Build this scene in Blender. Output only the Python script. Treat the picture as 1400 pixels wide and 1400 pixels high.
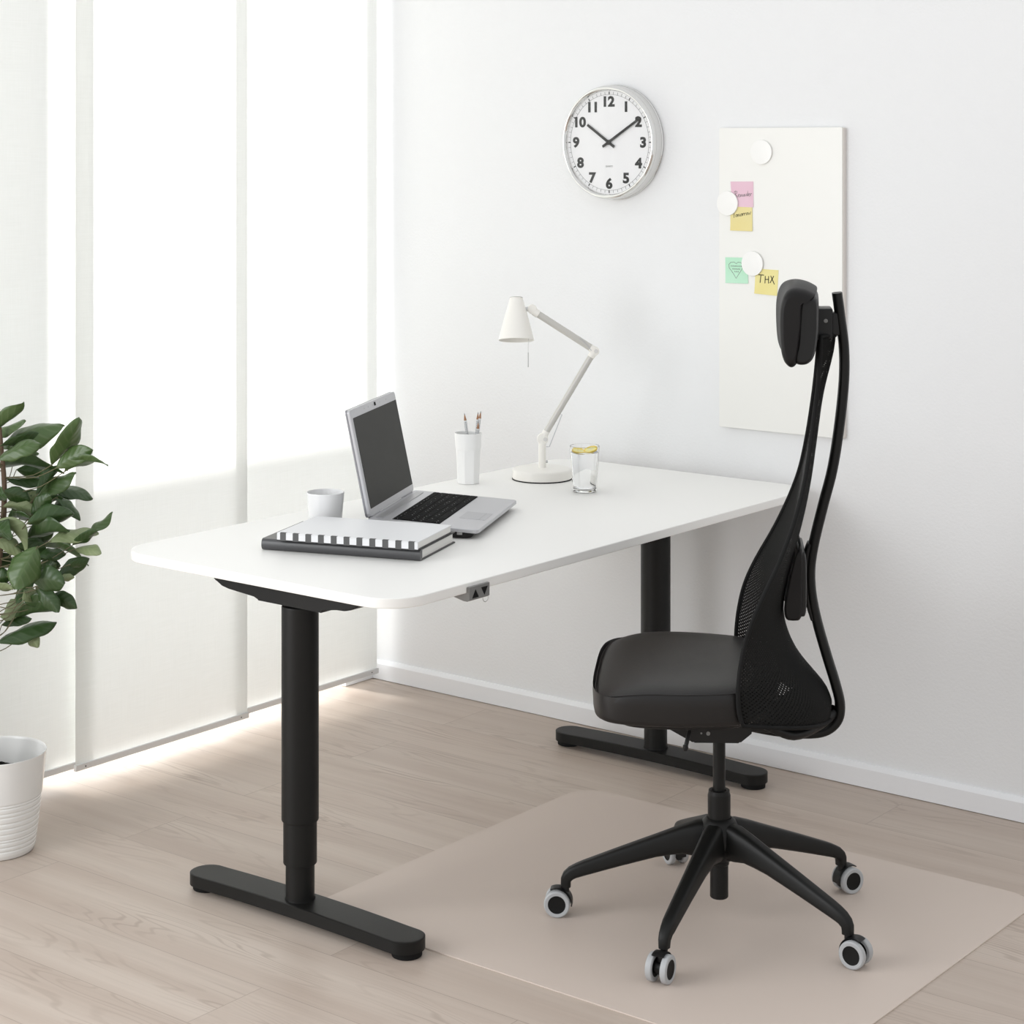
import bpy, bmesh, math, random
from mathutils import Vector, Matrix

for _o in list(bpy.data.objects):
    bpy.data.objects.remove(_o)
S = bpy.context.scene
COL = S.collection
PI = math.pi
R = math.radians

# ------------------------------------------------------------------ camera
cam = bpy.data.cameras.new('camera')
cam.lens = 69.74
cam.sensor_width = 36.0
cam.sensor_fit = 'HORIZONTAL'
cam.shift_y = -0.3583
cam.clip_start = 0.05
cam_ob = bpy.data.objects.new('camera', cam)
cam_ob.location = (2.9328, -4.4386, 1.6001)
cam_ob.rotation_euler = (PI / 2, 0, 0.6660)
COL.objects.link(cam_ob)
S.camera = cam_ob

# ------------------------------------------------------------------ world, sun, window light, exposure
W = bpy.data.worlds.new('sky'); S.world = W
W.use_nodes = True
bg = W.node_tree.nodes['Background']
bg.inputs[0].default_value = (0.97, 0.985, 1.0, 1)
bg.inputs[1].default_value = 0.88

sun = bpy.data.lights.new('sun', 'SUN')
sun.energy = 11.5
sun.angle = R(10)
sun.color = (1.0, 0.985, 0.95)
sun_ob = bpy.data.objects.new('sun', sun)
COL.objects.link(sun_ob)
_d = Vector((math.cos(R(11.5)), 0.10, -math.sin(R(11.5))))       # travel direction, low sun through the left-hand window
sun_ob.rotation_euler = _d.to_track_quat('-Z', 'Y').to_euler()
sun_ob.location = (-6, -1, 3)


def area(name, loc, aim, sx, sy, power, color=(1, 1, 1)):
    l = bpy.data.lights.new(name, 'AREA')
    l.shape = 'RECTANGLE'; l.size = sx; l.size_y = sy; l.energy = power; l.color = color
    o = bpy.data.objects.new(name, l); COL.objects.link(o)
    o.location = loc
    o.rotation_euler = (Vector(aim) - Vector(loc)).to_track_quat('-Z', 'Y').to_euler()
    return o


area('window_daylight', (-1.35, -4.3, 1.5), (0.6, -1.6, 0.9), 2.6, 2.2, 92, (0.97, 0.985, 1.0))

vs = S.view_settings
S.display_settings.display_device = 'sRGB'
vs.view_transform = 'Standard'
try:
    vs.look = 'None'
except TypeError:
    pass
vs.gamma = 1.0
vs.use_curve_mapping = False
vs.exposure = 0.03


# ------------------------------------------------------------------ material helpers
def mat(name, col, rough=0.5, metal=0.0, spec=0.5, coat=0.0, bump=None, var=None):
    m = bpy.data.materials.new(name); m.use_nodes = True
    nt = m.node_tree; b = nt.nodes['Principled BSDF']
    b.inputs['Base Color'].default_value = (*col, 1)
    b.inputs['Roughness'].default_value = rough
    b.inputs['Metallic'].default_value = metal
    b.inputs['Specular IOR Level'].default_value = spec
    b.inputs['Coat Weight'].default_value = coat
    if bump or var:
        tc = nt.nodes.new('ShaderNodeTexCoord')
        nz = nt.nodes.new('ShaderNodeTexNoise')
        nz.inputs['Scale'].default_value = bump[0] if bump else var[0]
        nz.inputs['Detail'].default_value = 4
        nt.links.new(tc.outputs['Object'], nz.inputs['Vector'])
    if bump:
        bp = nt.nodes.new('ShaderNodeBump')
        bp.inputs['Strength'].default_value = bump[1]
        bp.inputs['Distance'].default_value = bump[2]
        nt.links.new(nz.outputs['Fac'], bp.inputs['Height'])
        nt.links.new(bp.outputs['Normal'], b.inputs['Normal'])
    if var:
        n2 = nt.nodes.new('ShaderNodeTexNoise'); n2.inputs['Scale'].default_value = var[0]
        nt.links.new(tc.outputs['Object'], n2.inputs['Vector'])
        mx = nt.nodes.new('ShaderNodeMix'); mx.data_type = 'RGBA'
        mx.inputs['A'].default_value = (*col, 1); mx.inputs['B'].default_value = (*var[1], 1)
        nt.links.new(n2.outputs['Fac'], mx.inputs['Factor'])
        nt.links.new(mx.outputs['Result'], b.inputs['Base Color'])
    return m


def srgb(r, g, b):
    f = lambda c: (c / 255 / 12.92) if c / 255 <= 0.04045 else ((c / 255 + 0.055) / 1.055) ** 2.4
    return (f(r), f(g), f(b))


# ------------------------------------------------------------------ mesh helpers
def link_mesh(name, bm, m, parent=None, smooth=True, angle=40, wn=True):
    bmesh.ops.recalc_face_normals(bm, faces=bm.faces[:])
    me = bpy.data.meshes.new(name)
    bm.to_mesh(me); bm.free()
    ms = m if isinstance(m, (list, tuple)) else [m]
    for x in ms:
        me.materials.append(x)
    if smooth:
        for p in me.polygons:
            p.use_smooth = True
        try:
            me.set_sharp_from_angle(angle=R(angle))
        except Exception:
            pass
    o = bpy.data.objects.new(name, me); COL.objects.link(o)
    if smooth and wn:
        w = o.modifiers.new('weighted_normals', 'WEIGHTED_NORMAL'); w.weight = 100; w.keep_sharp = True
    if parent is not None:
        o.parent = parent
    return o


def thing(name, label, cat, loc=(0, 0, 0), rz=0.0, group=None):
    o = bpy.data.objects.new(name, None); COL.objects.link(o)
    o.empty_display_size = 0.1
    o.location = loc; o.rotation_euler = (0, 0, rz)
    return tag(o, label, cat, group)


def tag(o, label, cat, group=None):
    o['label'] = label; o['category'] = cat
    if group:
        o['group'] = group
    return o


def structure(o):
    o['kind'] = 'structure'
    return o


def box(bm, lo, hi, bevel=0.0, seg=2, M=None):
    b2 = bmesh.new()
    bmesh.ops.create_cube(b2, size=1)
    for v in b2.verts:
        v.co = Vector([(lo[i] + hi[i]) / 2 + v.co[i] * (hi[i] - lo[i]) for i in range(3)])
    if bevel > 0:
        bmesh.ops.bevel(b2, geom=b2.edges[:], offset=bevel, segments=seg, profile=0.5, affect='EDGES')
    merge(bm, b2, M)


def merge(bm, b2, M=None, mi=None):
    if M is not None:
        b2.transform(M)
    if mi is not None:
        for f in b2.faces:
            f.material_index = mi
    me = bpy.data.meshes.new('tmp')
    b2.to_mesh(me); b2.free()
    bm.from_mesh(me)
    bpy.data.meshes.remove(me)


def lathe(bm, prof, seg=48, M=None, mi=None):
    """prof: list of (r, z). r==0 closes at the axis."""
    b2 = bmesh.new(); rings = []
    for r, z in prof:
        if r < 1e-6:
            rings.append([b2.verts.new((0, 0, z))])
        else:
            rings.append([b2.verts.new((r * math.cos(2 * PI * k / seg), r * math.sin(2 * PI * k / seg), z)) for k in range(seg)])
    for a, b in zip(rings, rings[1:]):
        for k in range(seg):
            k2 = (k + 1) % seg
            if len(a) == 1 and len(b) == 1:
                continue
            if len(a) == 1:
                b2.faces.new((a[0], b[k], b[k2]))
            elif len(b) == 1:
                b2.faces.new((a[k], a[k2], b[0]))
            else:
                b2.faces.new((a[k], a[k2], b[k2], b[k]))
    merge(bm, b2, M, mi)


def cyl(bm, p0, p1, r, seg=24, bevel=0.0, r1=None):
    p0 = Vector(p0); p1 = Vector(p1); d = p1 - p0; L = d.length
    r1 = r if r1 is None else r1
    M = Matrix.Translation(p0) @ d.to_track_quat('Z', 'Y').to_matrix().to_4x4()
    if bevel > 0:
        b = min(bevel, L / 2.1, r * 0.9)
        k = [(0, 0), (r - b, 0), (r - 0.3 * b, 0.3 * b), (r, b), (r1, L - b), (r1 - 0.3 * b, L - 0.3 * b), (r1 - b, L), (0, L)]
    else:
        k = [(0, 0), (r, 0), (r1, L), (0, L)]
    lathe(bm, k, seg, M)


def smooth_path(P, n=8):
    """Catmull-Rom through the points."""
    P = [Vector(p) for p in P]; out = []
    Q = [P[0] * 2 - P[1]] + P + [P[-1] * 2 - P[-2]]
    for i in range(1, len(Q) - 2):
        a, b, c, d = Q[i - 1], Q[i], Q[i + 1], Q[i + 2]
        for k in range(n):
            t = k / n
            out.append(0.5 * ((2 * b) + (c - a) * t + (2 * a - 5 * b + 4 * c - d) * t * t + (3 * b - a - 3 * c + d) * t ** 3))
    out.append(P[-1])
    return out


def sweep(bm, path, ra, rb=None, seg=12, ref=(0, 0, 1), power=1.0, taper=None, closed=False, mi=None):
    """Sweep an (super)ellipse along a path: rb half-size along `ref` side, ra across it."""
    rb = ra if rb is None else rb
    P = [Vector(p) for p in path]; ref = Vector(ref); b2 = bmesh.new(); rings = []; n = len(P)
    prev = None
    for i in range(n):
        if closed:
            t = (P[(i + 1) % n] - P[i - 1]).normalized()
        else:
            t = (P[min(i + 1, n - 1)] - P[max(i - 1, 0)]).normalized()
        if ref.length > 0:
            s = ref - t * ref.dot(t)
            if s.length < 1e-4:
                s = prev or t.orthogonal()
            s.normalize()
        prev = s
        u = t.cross(s).normalized()
        k = taper(i / (n - 1)) if taper else 1.0
        ka, kb = k if isinstance(k, tuple) else (k, k)
        ring = []
        for j in range(seg):
            a = 2 * PI * (j + 0.5) / seg
            c, sn = math.cos(a), math.sin(a)
            cc = math.copysign(abs(c) ** power, c); ss = math.copysign(abs(sn) ** power, sn)
            ring.append(b2.verts.new(P[i] + u * ra * ka * cc + s * rb * kb * ss))
        rings.append(ring)
    m = n if closed else n - 1
    for i in range(m):
        a, b = rings[i], rings[(i + 1) % n]
        for j in range(seg):
            j2 = (j + 1) % seg
            b2.faces.new((a[j], a[j2], b[j2], b[j]))
    if not closed:
        b2.faces.new(rings[0][::-1]); b2.faces.new(rings[-1])
    merge(bm, b2, None, mi)


def rrect(x0, y0, x1, y1, r, n=8):
    pts = []
    for cx, cy, a0 in ((x1 - r, y1 - r, 0), (x0 + r, y1 - r, 90), (x0 + r, y0 + r, 180), (x1 - r, y0 + r, 270)):
        for k in range(n + 1):
            a = R(a0 + 90 * k / n)
            pts.append((cx + r * math.cos(a), cy + r * math.sin(a)))
    return pts


def prism(bm, pts, z0, z1, bevel=0.0, M=None, seg=2, bottom_bevel=True):
    """Extruded outline with stacked-inset rounded rims."""
    b2 = bmesh.new(); n = len(pts)
    nor = []
    area2 = sum(pts[i][0] * pts[(i + 1) % n][1] - pts[(i + 1) % n][0] * pts[i][1] for i in range(n))
    sg = 1 if area2 > 0 else -1
    for i in range(n):
        a, b, c = Vector(pts[i - 1]), Vector(pts[i]), Vector(pts[(i + 1) % n])
        e1 = (b - a).normalized(); e2 = (c - b).normalized()
        n1 = Vector((e1.y, -e1.x)) * sg; n2 = Vector((e2.y, -e2.x)) * sg
        m = (n1 + n2)
        if m.length < 1e-6:
            m = n1
        m.normalize()
        k = 1 / max(0.35, m.dot(n1))
        nor.append(m * k)
    lev = []
    if bevel > 0:
        st = seg + 1
        if bottom_bevel:
            for k in range(st + 1):
                a = PI / 2 * k / st
                lev.append((z0 + bevel * (1 - math.sin(a)) , bevel * (1 - math.cos(a))))
            lev = sorted(lev, key=lambda q: q[0])
        else:
            lev.append((z0, 0))
        up = []
        for k in range(st + 1):
            a = PI / 2 * k / st
            up.append((z1 - bevel * (1 - math.sin(a)), bevel * (1 - math.cos(a))))
        lev += sorted(up, key=lambda q: q[0])
    else:
        lev = [(z0, 0), (z1, 0)]
    rings = [[b2.verts.new((pts[i][0] - nor[i].x * ins, pts[i][1] - nor[i].y * ins, z)) for i in range(n)] for z, ins in lev]
    for a, b in zip(rings, rings[1:]):
        for i in range(n):
            j = (i + 1) % n
            b2.faces.new((a[i], a[j], b[j], b[i]))
    b2.faces.new(rings[0][::-1]); b2.faces.new(rings[-1])
    merge(bm, b2, M)


def text_mesh(bm, s, size, x, y, y_plane=0.0, extrude=0.0004, offset=0.0, sx=1.0):
    """Lettering standing on an x/z plane and facing -y, centred on (x, y)."""
    cu = bpy.data.curves.new('t', 'FONT'); cu.body = s; cu.size = size
    cu.align_x = 'CENTER'; cu.align_y = 'CENTER'; cu.extrude = extrude; cu.offset = offset; cu.resolution_u = 4
    o = bpy.data.objects.new('t', cu); COL.objects.link(o)
    bpy.context.view_layer.update()
    me = o.to_mesh()
    b2 = bmesh.new(); b2.from_mesh(me); o.to_mesh_clear()
    xs = [v.co.x for v in b2.verts]; ys = [v.co.y for v in b2.verts]
    mx, my = (min(xs) + max(xs)) / 2, (min(ys) + max(ys)) / 2
    for v in b2.verts:
        a, b, c = v.co
        v.co = Vector((x + (a - mx) * sx, y_plane - c, y + b - my))
    bpy.data.objects.remove(o); bpy.data.curves.remove(cu)
    merge(bm, b2)


def ribbon(bm, pts, w, y, t=0.0003):
    """Pen stroke on an x/z plane facing -y."""
    P = [Vector((p[0], y, p[1])) for p in pts]
    b2 = bmesh.new(); n = len(P); rows = []
    for i in range(n):
        d = (P[min(i + 1, n - 1)] - P[max(i - 1, 0)])
        if d.length < 1e-9:
            d = Vector((1, 0, 0))
        d.normalize(); s = Vector((-d.z, 0, d.x)) * (w / 2)
        rows.append([b2.verts.new(P[i] + s), b2.verts.new(P[i] + s - Vector((0, t, 0))), b2.verts.new(P[i] - s - Vector((0, t, 0))), b2.verts.new(P[i] - s)])
    for a, b in zip(rows, rows[1:]):
        for k in range(4):
            b2.faces.new((a[k], a[(k + 1) % 4], b[(k + 1) % 4], b[k]))
    b2.faces.new(rows[0]); b2.faces.new(rows[-1][::-1])
    merge(bm, b2)


# ------------------------------------------------------------------ materials
M_wall = mat('white_wall_paint', (0.80, 0.805, 0.81), 0.75, bump=(140, 0.35, 0.002))
M_trim = mat('white_trim_paint', (0.83, 0.835, 0.85), 0.35)
M_desk = mat('white_desk_laminate', (0.88, 0.872, 0.845), 0.42, spec=0.4)
M_black = mat('black_powder_coat', (0.0065, 0.0065, 0.006), 0.45, spec=0.27, bump=(900, 0.15, 0.0005))
M_blackp = mat('black_plastic', (0.006, 0.006, 0.006), 0.42, spec=0.35)
M_rubber = mat('black_rubber', (0.008, 0.008, 0.008), 0.75, spec=0.2)
M_leather = mat('black_brown_leather', (0.0085, 0.0072, 0.0068), 0.44, bump=(220, 0.2, 0.001), spec=0.4)
M_pad = mat('black_headrest_leather', (0.008, 0.0072, 0.0072), 0.5, bump=(220, 0.2, 0.001), spec=0.25)
M_tyre = mat('grey_wheel_rubber', (0.42, 0.43, 0.44), 0.5)
M_wheel = mat('black_wheel_disc', (0.004, 0.004, 0.004), 0.6, spec=0.25)
M_whitepl = mat('white_plastic', (0.83, 0.83, 0.82), 0.3)
M_ceramic = mat('white_ceramic', (0.84, 0.84, 0.84), 0.18)
M_pot = mat('white_glazed_pot', (0.88, 0.88, 0.86), 0.2)
M_lampw = mat('warm_white_lamp_enamel', (0.85, 0.83, 0.78), 0.35)
M_lampg = mat('greige_lamp_arm', (0.56, 0.545, 0.51), 0.35, metal=0.2)
M_joint = mat('pale_joint_disc', (0.66, 0.65, 0.63), 0.4)
M_rod = mat('pale_grey_rod', (0.50, 0.51, 0.53), 0.4)
M_chrome = mat('chrome', (0.74, 0.735, 0.72), 0.08, metal=1.0)
M_steel = mat('brushed_steel', (0.55, 0.55, 0.55), 0.3, metal=1.0)
M_alu = mat('grey_aluminium', (0.70, 0.70, 0.70), 0.4, metal=0.2)
M_silver = mat('silver_laptop_shell', (0.52, 0.52, 0.54), 0.36, metal=0.6)
M_silverd = mat('silver_laptop_edge', (0.30, 0.30, 0.32), 0.3, metal=0.7)
M_screen = mat('dark_screen', (0.030, 0.029, 0.026), 0.5, spec=0.2)
M_key = mat('black_keys', (0.003, 0.003, 0.003), 0.7, spec=0.08)
M_ink = mat('dark_ink', (0.012, 0.012, 0.012), 0.6, spec=0.2)
M_inkg = mat('grey_pencil_ink', (0.16, 0.16, 0.15), 0.7, spec=0.2)
M_dial = mat('white_dial', (0.82, 0.82, 0.83), 0.5)
M_board = mat('white_enamel_board', (0.83, 0.825, 0.79), 0.35)
M_boardedge = mat('greige_board_edge', (0.70, 0.66, 0.62), 0.5)
M_magnet = mat('white_magnet', (0.87, 0.865, 0.84), 0.3)
M_pink = mat('pink_paper', srgb(222, 178, 196), 0.7, var=(14, srgb(232, 205, 216)))
M_yellow = mat('yellow_paper', srgb(230, 221, 168), 0.7, var=(14, srgb(228, 210, 136)))
M_yellow2 = mat('pale_yellow_paper', srgb(236, 229, 168), 0.7, var=(14, srgb(230, 214, 134)))
M_green = mat('mint_paper', srgb(172, 224, 190), 0.7, var=(14, srgb(200, 234, 212)))
M_bookblk = mat('black_book_cover', (0.020, 0.020, 0.020), 0.38)
M_booksp = mat('charcoal_book_spine', (0.062, 0.062, 0.065), 0.32)
M_paper = mat('book_pages', (0.74, 0.73, 0.70), 0.7)
M_notew = mat('white_notebook_cover', (0.74, 0.745, 0.755), 0.5)
M_stripe = mat('dark_grey_stripe', (0.075, 0.075, 0.075), 0.5)
M_ctl = mat('grey_control_box', (0.20, 0.20, 0.195), 0.45)
M_soil = mat('dark_soil', (0.010, 0.009, 0.008), 0.95, bump=(120, 1.0, 0.01), spec=0.1)
M_bark = mat('brown_bark', (0.13, 0.085, 0.055), 0.8, bump=(60, 0.6, 0.004))
M_wood = mat('pencil_wood', (0.33, 0.17, 0.09), 0.7)
M_lead = mat('pencil_lead', (0.02, 0.02, 0.02), 0.5)
M_pencil = mat('silver_white_pencil', (0.68, 0.69, 0.70), 0.4)
M_grip = mat('grey_pencil_dots', (0.10, 0.10, 0.10), 0.6)
M_lemon = mat('lemon_rind', (0.86, 0.62, 0.03), 0.35)
M_lemonf = mat('lemon_flesh', (0.86, 0.78, 0.22), 0.35)


def leaf_mat(name, c, c2, rough):
    m = bpy.data.materials.new(name); m.use_nodes = True
    nt = m.node_tree; b = nt.nodes['Principled BSDF']
    b.inputs['Roughness'].default_value = rough
    uv = nt.nodes.new('ShaderNodeUVMap')
    sp = nt.nodes.new('ShaderNodeSeparateXYZ'); nt.links.new(uv.outputs['UV'], sp.inputs[0])
    # side veins: slanted bands running out from the midrib
    ab = nt.nodes.new('ShaderNodeMath'); ab.operation = 'ABSOLUTE'; nt.links.new(sp.outputs['X'], ab.inputs[0])
    m1 = nt.nodes.new('ShaderNodeMath'); m1.operation = 'MULTIPLY'; m1.inputs[1].default_value = -0.22; nt.links.new(ab.outputs[0], m1.inputs[0])
    ad = nt.nodes.new('ShaderNodeMath'); ad.operation = 'ADD'; nt.links.new(m1.outputs[0], ad.inputs[0]); nt.links.new(sp.outputs['Y'], ad.inputs[1])
    m2 = nt.nodes.new('ShaderNodeMath'); m2.operation = 'MULTIPLY'; m2.inputs[1].default_value = 38; nt.links.new(ad.outputs[0], m2.inputs[0])
    sn = nt.nodes.new('ShaderNodeMath'); sn.operation = 'SINE'; nt.links.new(m2.outputs[0], sn.inputs[0])
    mr = nt.nodes.new('ShaderNodeMapRange'); mr.inputs[1].default_value = 0.55; mr.inputs[2].default_value = 1.0; nt.links.new(sn.outputs[0], mr.inputs[0])
    md = nt.nodes.new('ShaderNodeMapRange'); md.inputs[1].default_value = 0.08; md.inputs[2].default_value = 0.0; nt.links.new(ab.outputs[0], md.inputs[0])
    mx1 = nt.nodes.new('ShaderNodeMath'); mx1.operation = 'MAXIMUM'; nt.links.new(mr.outputs[0], mx1.inputs[0]); nt.links.new(md.outputs[0], mx1.inputs[1])
    ml = nt.nodes.new('ShaderNodeMath'); ml.operation = 'MULTIPLY'; ml.inputs[1].default_value = 0.28; nt.links.new(mx1.outputs[0], ml.inputs[0])
    mx = nt.nodes.new('ShaderNodeMix'); mx.data_type = 'RGBA'
    mx.inputs['A'].default_value = (*c, 1); mx.inputs['B'].default_value = (*c2, 1)
    nt.links.new(ml.outputs[0], mx.inputs['Factor'])
    nt.links.new(mx.outputs['Result'], b.inputs['Base Color'])
    bp = nt.nodes.new('ShaderNodeBump'); bp.inputs['Strength'].default_value = 0.12; bp.inputs['Distance'].default_value = 0.002
    nt.links.new(sn.outputs[0], bp.inputs['Height']); nt.links.new(bp.outputs['Normal'], b.inputs['Normal'])
    return m


M_leaf = [leaf_mat('dark_green_leaf', (0.030, 0.068, 0.016), (0.075, 0.115, 0.050), 0.36),
          leaf_mat('green_leaf', (0.062, 0.112, 0.032), (0.135, 0.18, 0.085), 0.36),
          leaf_mat('pale_leaf_underside', (0.20, 0.25, 0.12), (0.30, 0.35, 0.20), 0.5)]


def floor_mat():
    m = bpy.data.materials.new('pale_wood_planks'); m.use_nodes = True
    nt = m.node_tree; b = nt.nodes['Principled BSDF']; N = nt.nodes.new; Lk = nt.links.new
    tc = N('ShaderNodeTexCoord')
    mp = N('ShaderNodeMapping'); mp.inputs['Location'].default_value = (0.60, 0.06, 0)
    Lk(tc.outputs['Object'], mp.inputs['Vector'])
    br = N('ShaderNodeTexBrick')
    br.offset = 0.36; br.offset_frequency = 2
    br.inputs['Scale'].default_value = 1.0
    br.inputs['Brick Width'].default_value = 1.30
    br.inputs['Row Height'].default_value = 0.19
    br.inputs['Mortar Size'].default_value = 0.0011
    br.inputs['Mortar Smooth'].default_value = 0.3
    br.inputs['Bias'].default_value = 0.0
    br.inputs['Color1'].default_value = (0, 0, 0, 1); br.inputs['Color2'].default_value = (1, 1, 1, 1)
    br.inputs['Mortar'].default_value = (0.5, 0.5, 0.5, 1)
    Lk(mp.outputs['Vector'], br.inputs['Vector'])
    # per-plank offset so that the grain breaks at the seams
    off = N('ShaderNodeMath'); off.operation = 'MULTIPLY'; off.inputs[1].default_value = 37.0; Lk(br.outputs['Color'], off.inputs[0])
    st = N('ShaderNodeMapping'); st.inputs['Scale'].default_value = (1.1, 10.0, 1.0); Lk(mp.outputs['Vector'], st.inputs['Vector'])
    n1 = N('ShaderNodeTexNoise'); n1.noise_dimensions = '4D'; n1.inputs['Scale'].default_value = 1.0; n1.inputs['Detail'].default_value = 2.0
    n1.inputs['Roughness'].default_value = 0.45
    Lk(st.outputs['Vector'], n1.inputs['Vector']); Lk(off.outputs[0], n1.inputs['W'])
    mu = N('ShaderNodeMath'); mu.operation = 'MULTIPLY'; mu.inputs[1].default_value = 150.0; Lk(n1.outputs['Fac'], mu.inputs[0])
    si = N('ShaderNodeMath'); si.operation = 'SINE'; Lk(mu.outputs[0], si.inputs[0])
    rg = N('ShaderNodeMapRange'); rg.inputs[1].default_value = 0.35; rg.inputs[2].default_value = 1.0; Lk(si.outputs[0], rg.inputs[0])
    # where the figure shows strongly
    sm = N('ShaderNodeMapping'); sm.inputs['Scale'].default_value = (1.6, 5.0, 1.0); Lk(mp.outputs['Vector'], sm.inputs['Vector'])
    n3 = N('ShaderNodeTexNoise'); n3.noise_dimensions = '4D'; n3.inputs['Scale'].default_value = 1.3; Lk(sm.outputs['Vector'], n3.inputs['Vector']); Lk(off.outputs[0], n3.inputs['W'])
    r3 = N('ShaderNodeMapRange'); r3.inputs[1].default_value = 0.46; r3.inputs[2].default_value = 0.68; Lk(n3.outputs['Fac'], r3.inputs[0])
    fg = N('ShaderNodeMath'); fg.operation = 'MULTIPLY'; Lk(rg.outputs[0], fg.inputs[0]); Lk(r3.outputs[0], fg.inputs[1])
    fg2 = N('ShaderNodeMath'); fg2.operation = 'MULTIPLY'; fg2.inputs[1].default_value = 0.75; Lk(fg.outputs[0], fg2.inputs[0])
    # fine fibres
    s2 = N('ShaderNodeMapping'); s2.inputs['Scale'].default_value = (3.0, 120.0, 1.0); Lk(mp.outputs['Vector'], s2.inputs['Vector'])
    n2 = N('ShaderNodeTexNoise'); n2.noise_dimensions = '4D'; n2.inputs['Scale'].default_value = 1.0; n2.inputs['Detail'].default_value = 3.0
    Lk(s2.outputs['Vector'], n2.inputs['Vector']); Lk(off.outputs[0], n2.inputs['W'])
    # broad streaks
    s4 = N('ShaderNodeMapping'); s4.inputs['Scale'].default_value = (0.7, 14.0, 1.0); Lk(mp.outputs['Vector'], s4.inputs['Vector'])
    n4 = N('ShaderNodeTexNoise'); n4.noise_dimensions = '4D'; n4.inputs['Scale'].default_value = 1.0; Lk(s4.outputs['Vector'], n4.inputs['Vector']); Lk(off.outputs[0], n4.inputs['W'])
    base = N('ShaderNodeMix'); base.data_type = 'RGBA'
    base.inputs['A'].default_value = (*FLOOR_A, 1); base.inputs['B'].default_value = (*FLOOR_B, 1)
    r4 = N('ShaderNodeMapRange'); r4.inputs[1].default_value = 0.35; r4.inputs[2].default_value = 0.65; Lk(n4.outputs['Fac'], r4.inputs[0])
    Lk(r4.outputs[0], base.inputs['Factor'])
    c1 = N('ShaderNodeMix'); c1.data_type = 'RGBA'; c1.inputs['B'].default_value = (*FLOOR_D, 1)
    Lk(base.outputs['Result'], c1.inputs['A']); Lk(fg2.outputs[0], c1.inputs['Factor'])
    hs = N('ShaderNodeHueSaturation')
    va = N('ShaderNodeMapRange'); va.inputs[3].default_value = 0.965; va.inputs[4].default_value = 1.04; Lk(br.outputs['Color'], va.inputs[0])
    vb = N('ShaderNodeMapRange'); vb.inputs[1].default_value = 0.3; vb.inputs[2].default_value = 0.7; vb.inputs[3].default_value = 0.97; vb.inputs[4].default_value = 1.03; Lk(n2.outputs['Fac'], vb.inputs[0])
    vm = N('ShaderNodeMath'); vm.operation = 'MULTIPLY'; Lk(va.outputs[0], vm.inputs[0]); Lk(vb.outputs[0], vm.inputs[1])
    Lk(vm.outputs[0], hs.inputs['Value']); Lk(c1.outputs['Result'], hs.inputs['Color'])
    mo = N('ShaderNodeMix'); mo.data_type = 'RGBA'; mo.inputs['B'].default_value = (FLOOR_D[0] * 0.72, FLOOR_D[1] * 0.7, FLOOR_D[2] * 0.68, 1)
    mf = N('ShaderNodeMath'); mf.operation = 'MULTIPLY'; mf.inputs[1].default_value = 0.55; Lk(br.outputs['Fac'], mf.inputs[0])
    Lk(hs.outputs['Color'], mo.inputs['A']); Lk(mf.outputs[0], mo.inputs['Factor'])
    Lk(mo.outputs['Result'], b.inputs['Base Color'])
    b.inputs['Roughness'].default_value = 0.42
    b.inputs['Specular IOR Level'].default_value = 0.35
    bp = N('ShaderNodeBump'); bp.inputs['Strength'].default_value = 0.15; bp.inputs['Distance'].default_value = 0.001; bp.invert = True
    Lk(br.outputs['Fac'], bp.inputs['Height']); Lk(bp.outputs['Normal'], b.inputs['Normal'])
    return m


FLOOR_A = (0.475, 0.390, 0.330)
FLOOR_B = (0.55, 0.470, 0.405)
FLOOR_D = (0.36, 0.285, 0.235)
M_floor = floor_mat()


def fabric_mat():
    m = bpy.data.materials.new('translucent_white_fabric'); m.use_nodes = True
    nt = m.node_tree; N = nt.nodes.new; Lk = nt.links.new
    nt.nodes.remove(nt.nodes['Principled BSDF'])
    out = nt.nodes['Material Output']
    tc = N('ShaderNodeTexCoord')
    sy = N('ShaderNodeMapping'); sy.inputs['Scale'].default_value = (1, 420, 12); Lk(tc.outputs['Object'], sy.inputs['Vector'])
    sz = N('ShaderNodeMapping'); sz.inputs['Scale'].default_value = (1, 12, 420); Lk(tc.outputs['Object'], sz.inputs['Vector'])
    a = N('ShaderNodeTexNoise'); a.inputs['Scale'].default_value = 1; Lk(sy.outputs['Vector'], a.inputs['Vector'])
    c = N('ShaderNodeTexNoise'); c.inputs['Scale'].default_value = 1; Lk(sz.outputs['Vector'], c.inputs['Vector'])
    ad = N('ShaderNodeMath'); ad.operation = 'ADD'; Lk(a.outputs['Fac'], ad.inputs[0]); Lk(c.outputs['Fac'], ad.inputs[1])
    mr = N('ShaderNodeMapRange'); mr.inputs[1].default_value = 0.6; mr.inputs[2].default_value = 1.4; Lk(ad.outputs[0], mr.inputs[0])
    mx = N('ShaderNodeMix'); mx.data_type = 'RGBA'; mx.inputs['A'].default_value = (0.86, 0.87, 0.845, 1); mx.inputs['B'].default_value = (0.91, 0.92, 0.90, 1)
    Lk(mr.outputs[0], mx.inputs['Factor'])
    d = N('ShaderNodeBsdfDiffuse'); t = N('ShaderNodeBsdfTranslucent')
    Lk(mx.outputs['Result'], d.inputs['Color']); Lk(mx.outputs['Result'], t.inputs['Color'])
    ms = N('ShaderNodeMixShader'); ms.inputs[0].default_value = 0.19
    Lk(d.outputs[0], ms.inputs[1]); Lk(t.outputs[0], ms.inputs[2]); Lk(ms.outputs[0], out.inputs['Surface'])
    return m


M_fabric = fabric_mat()


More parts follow.
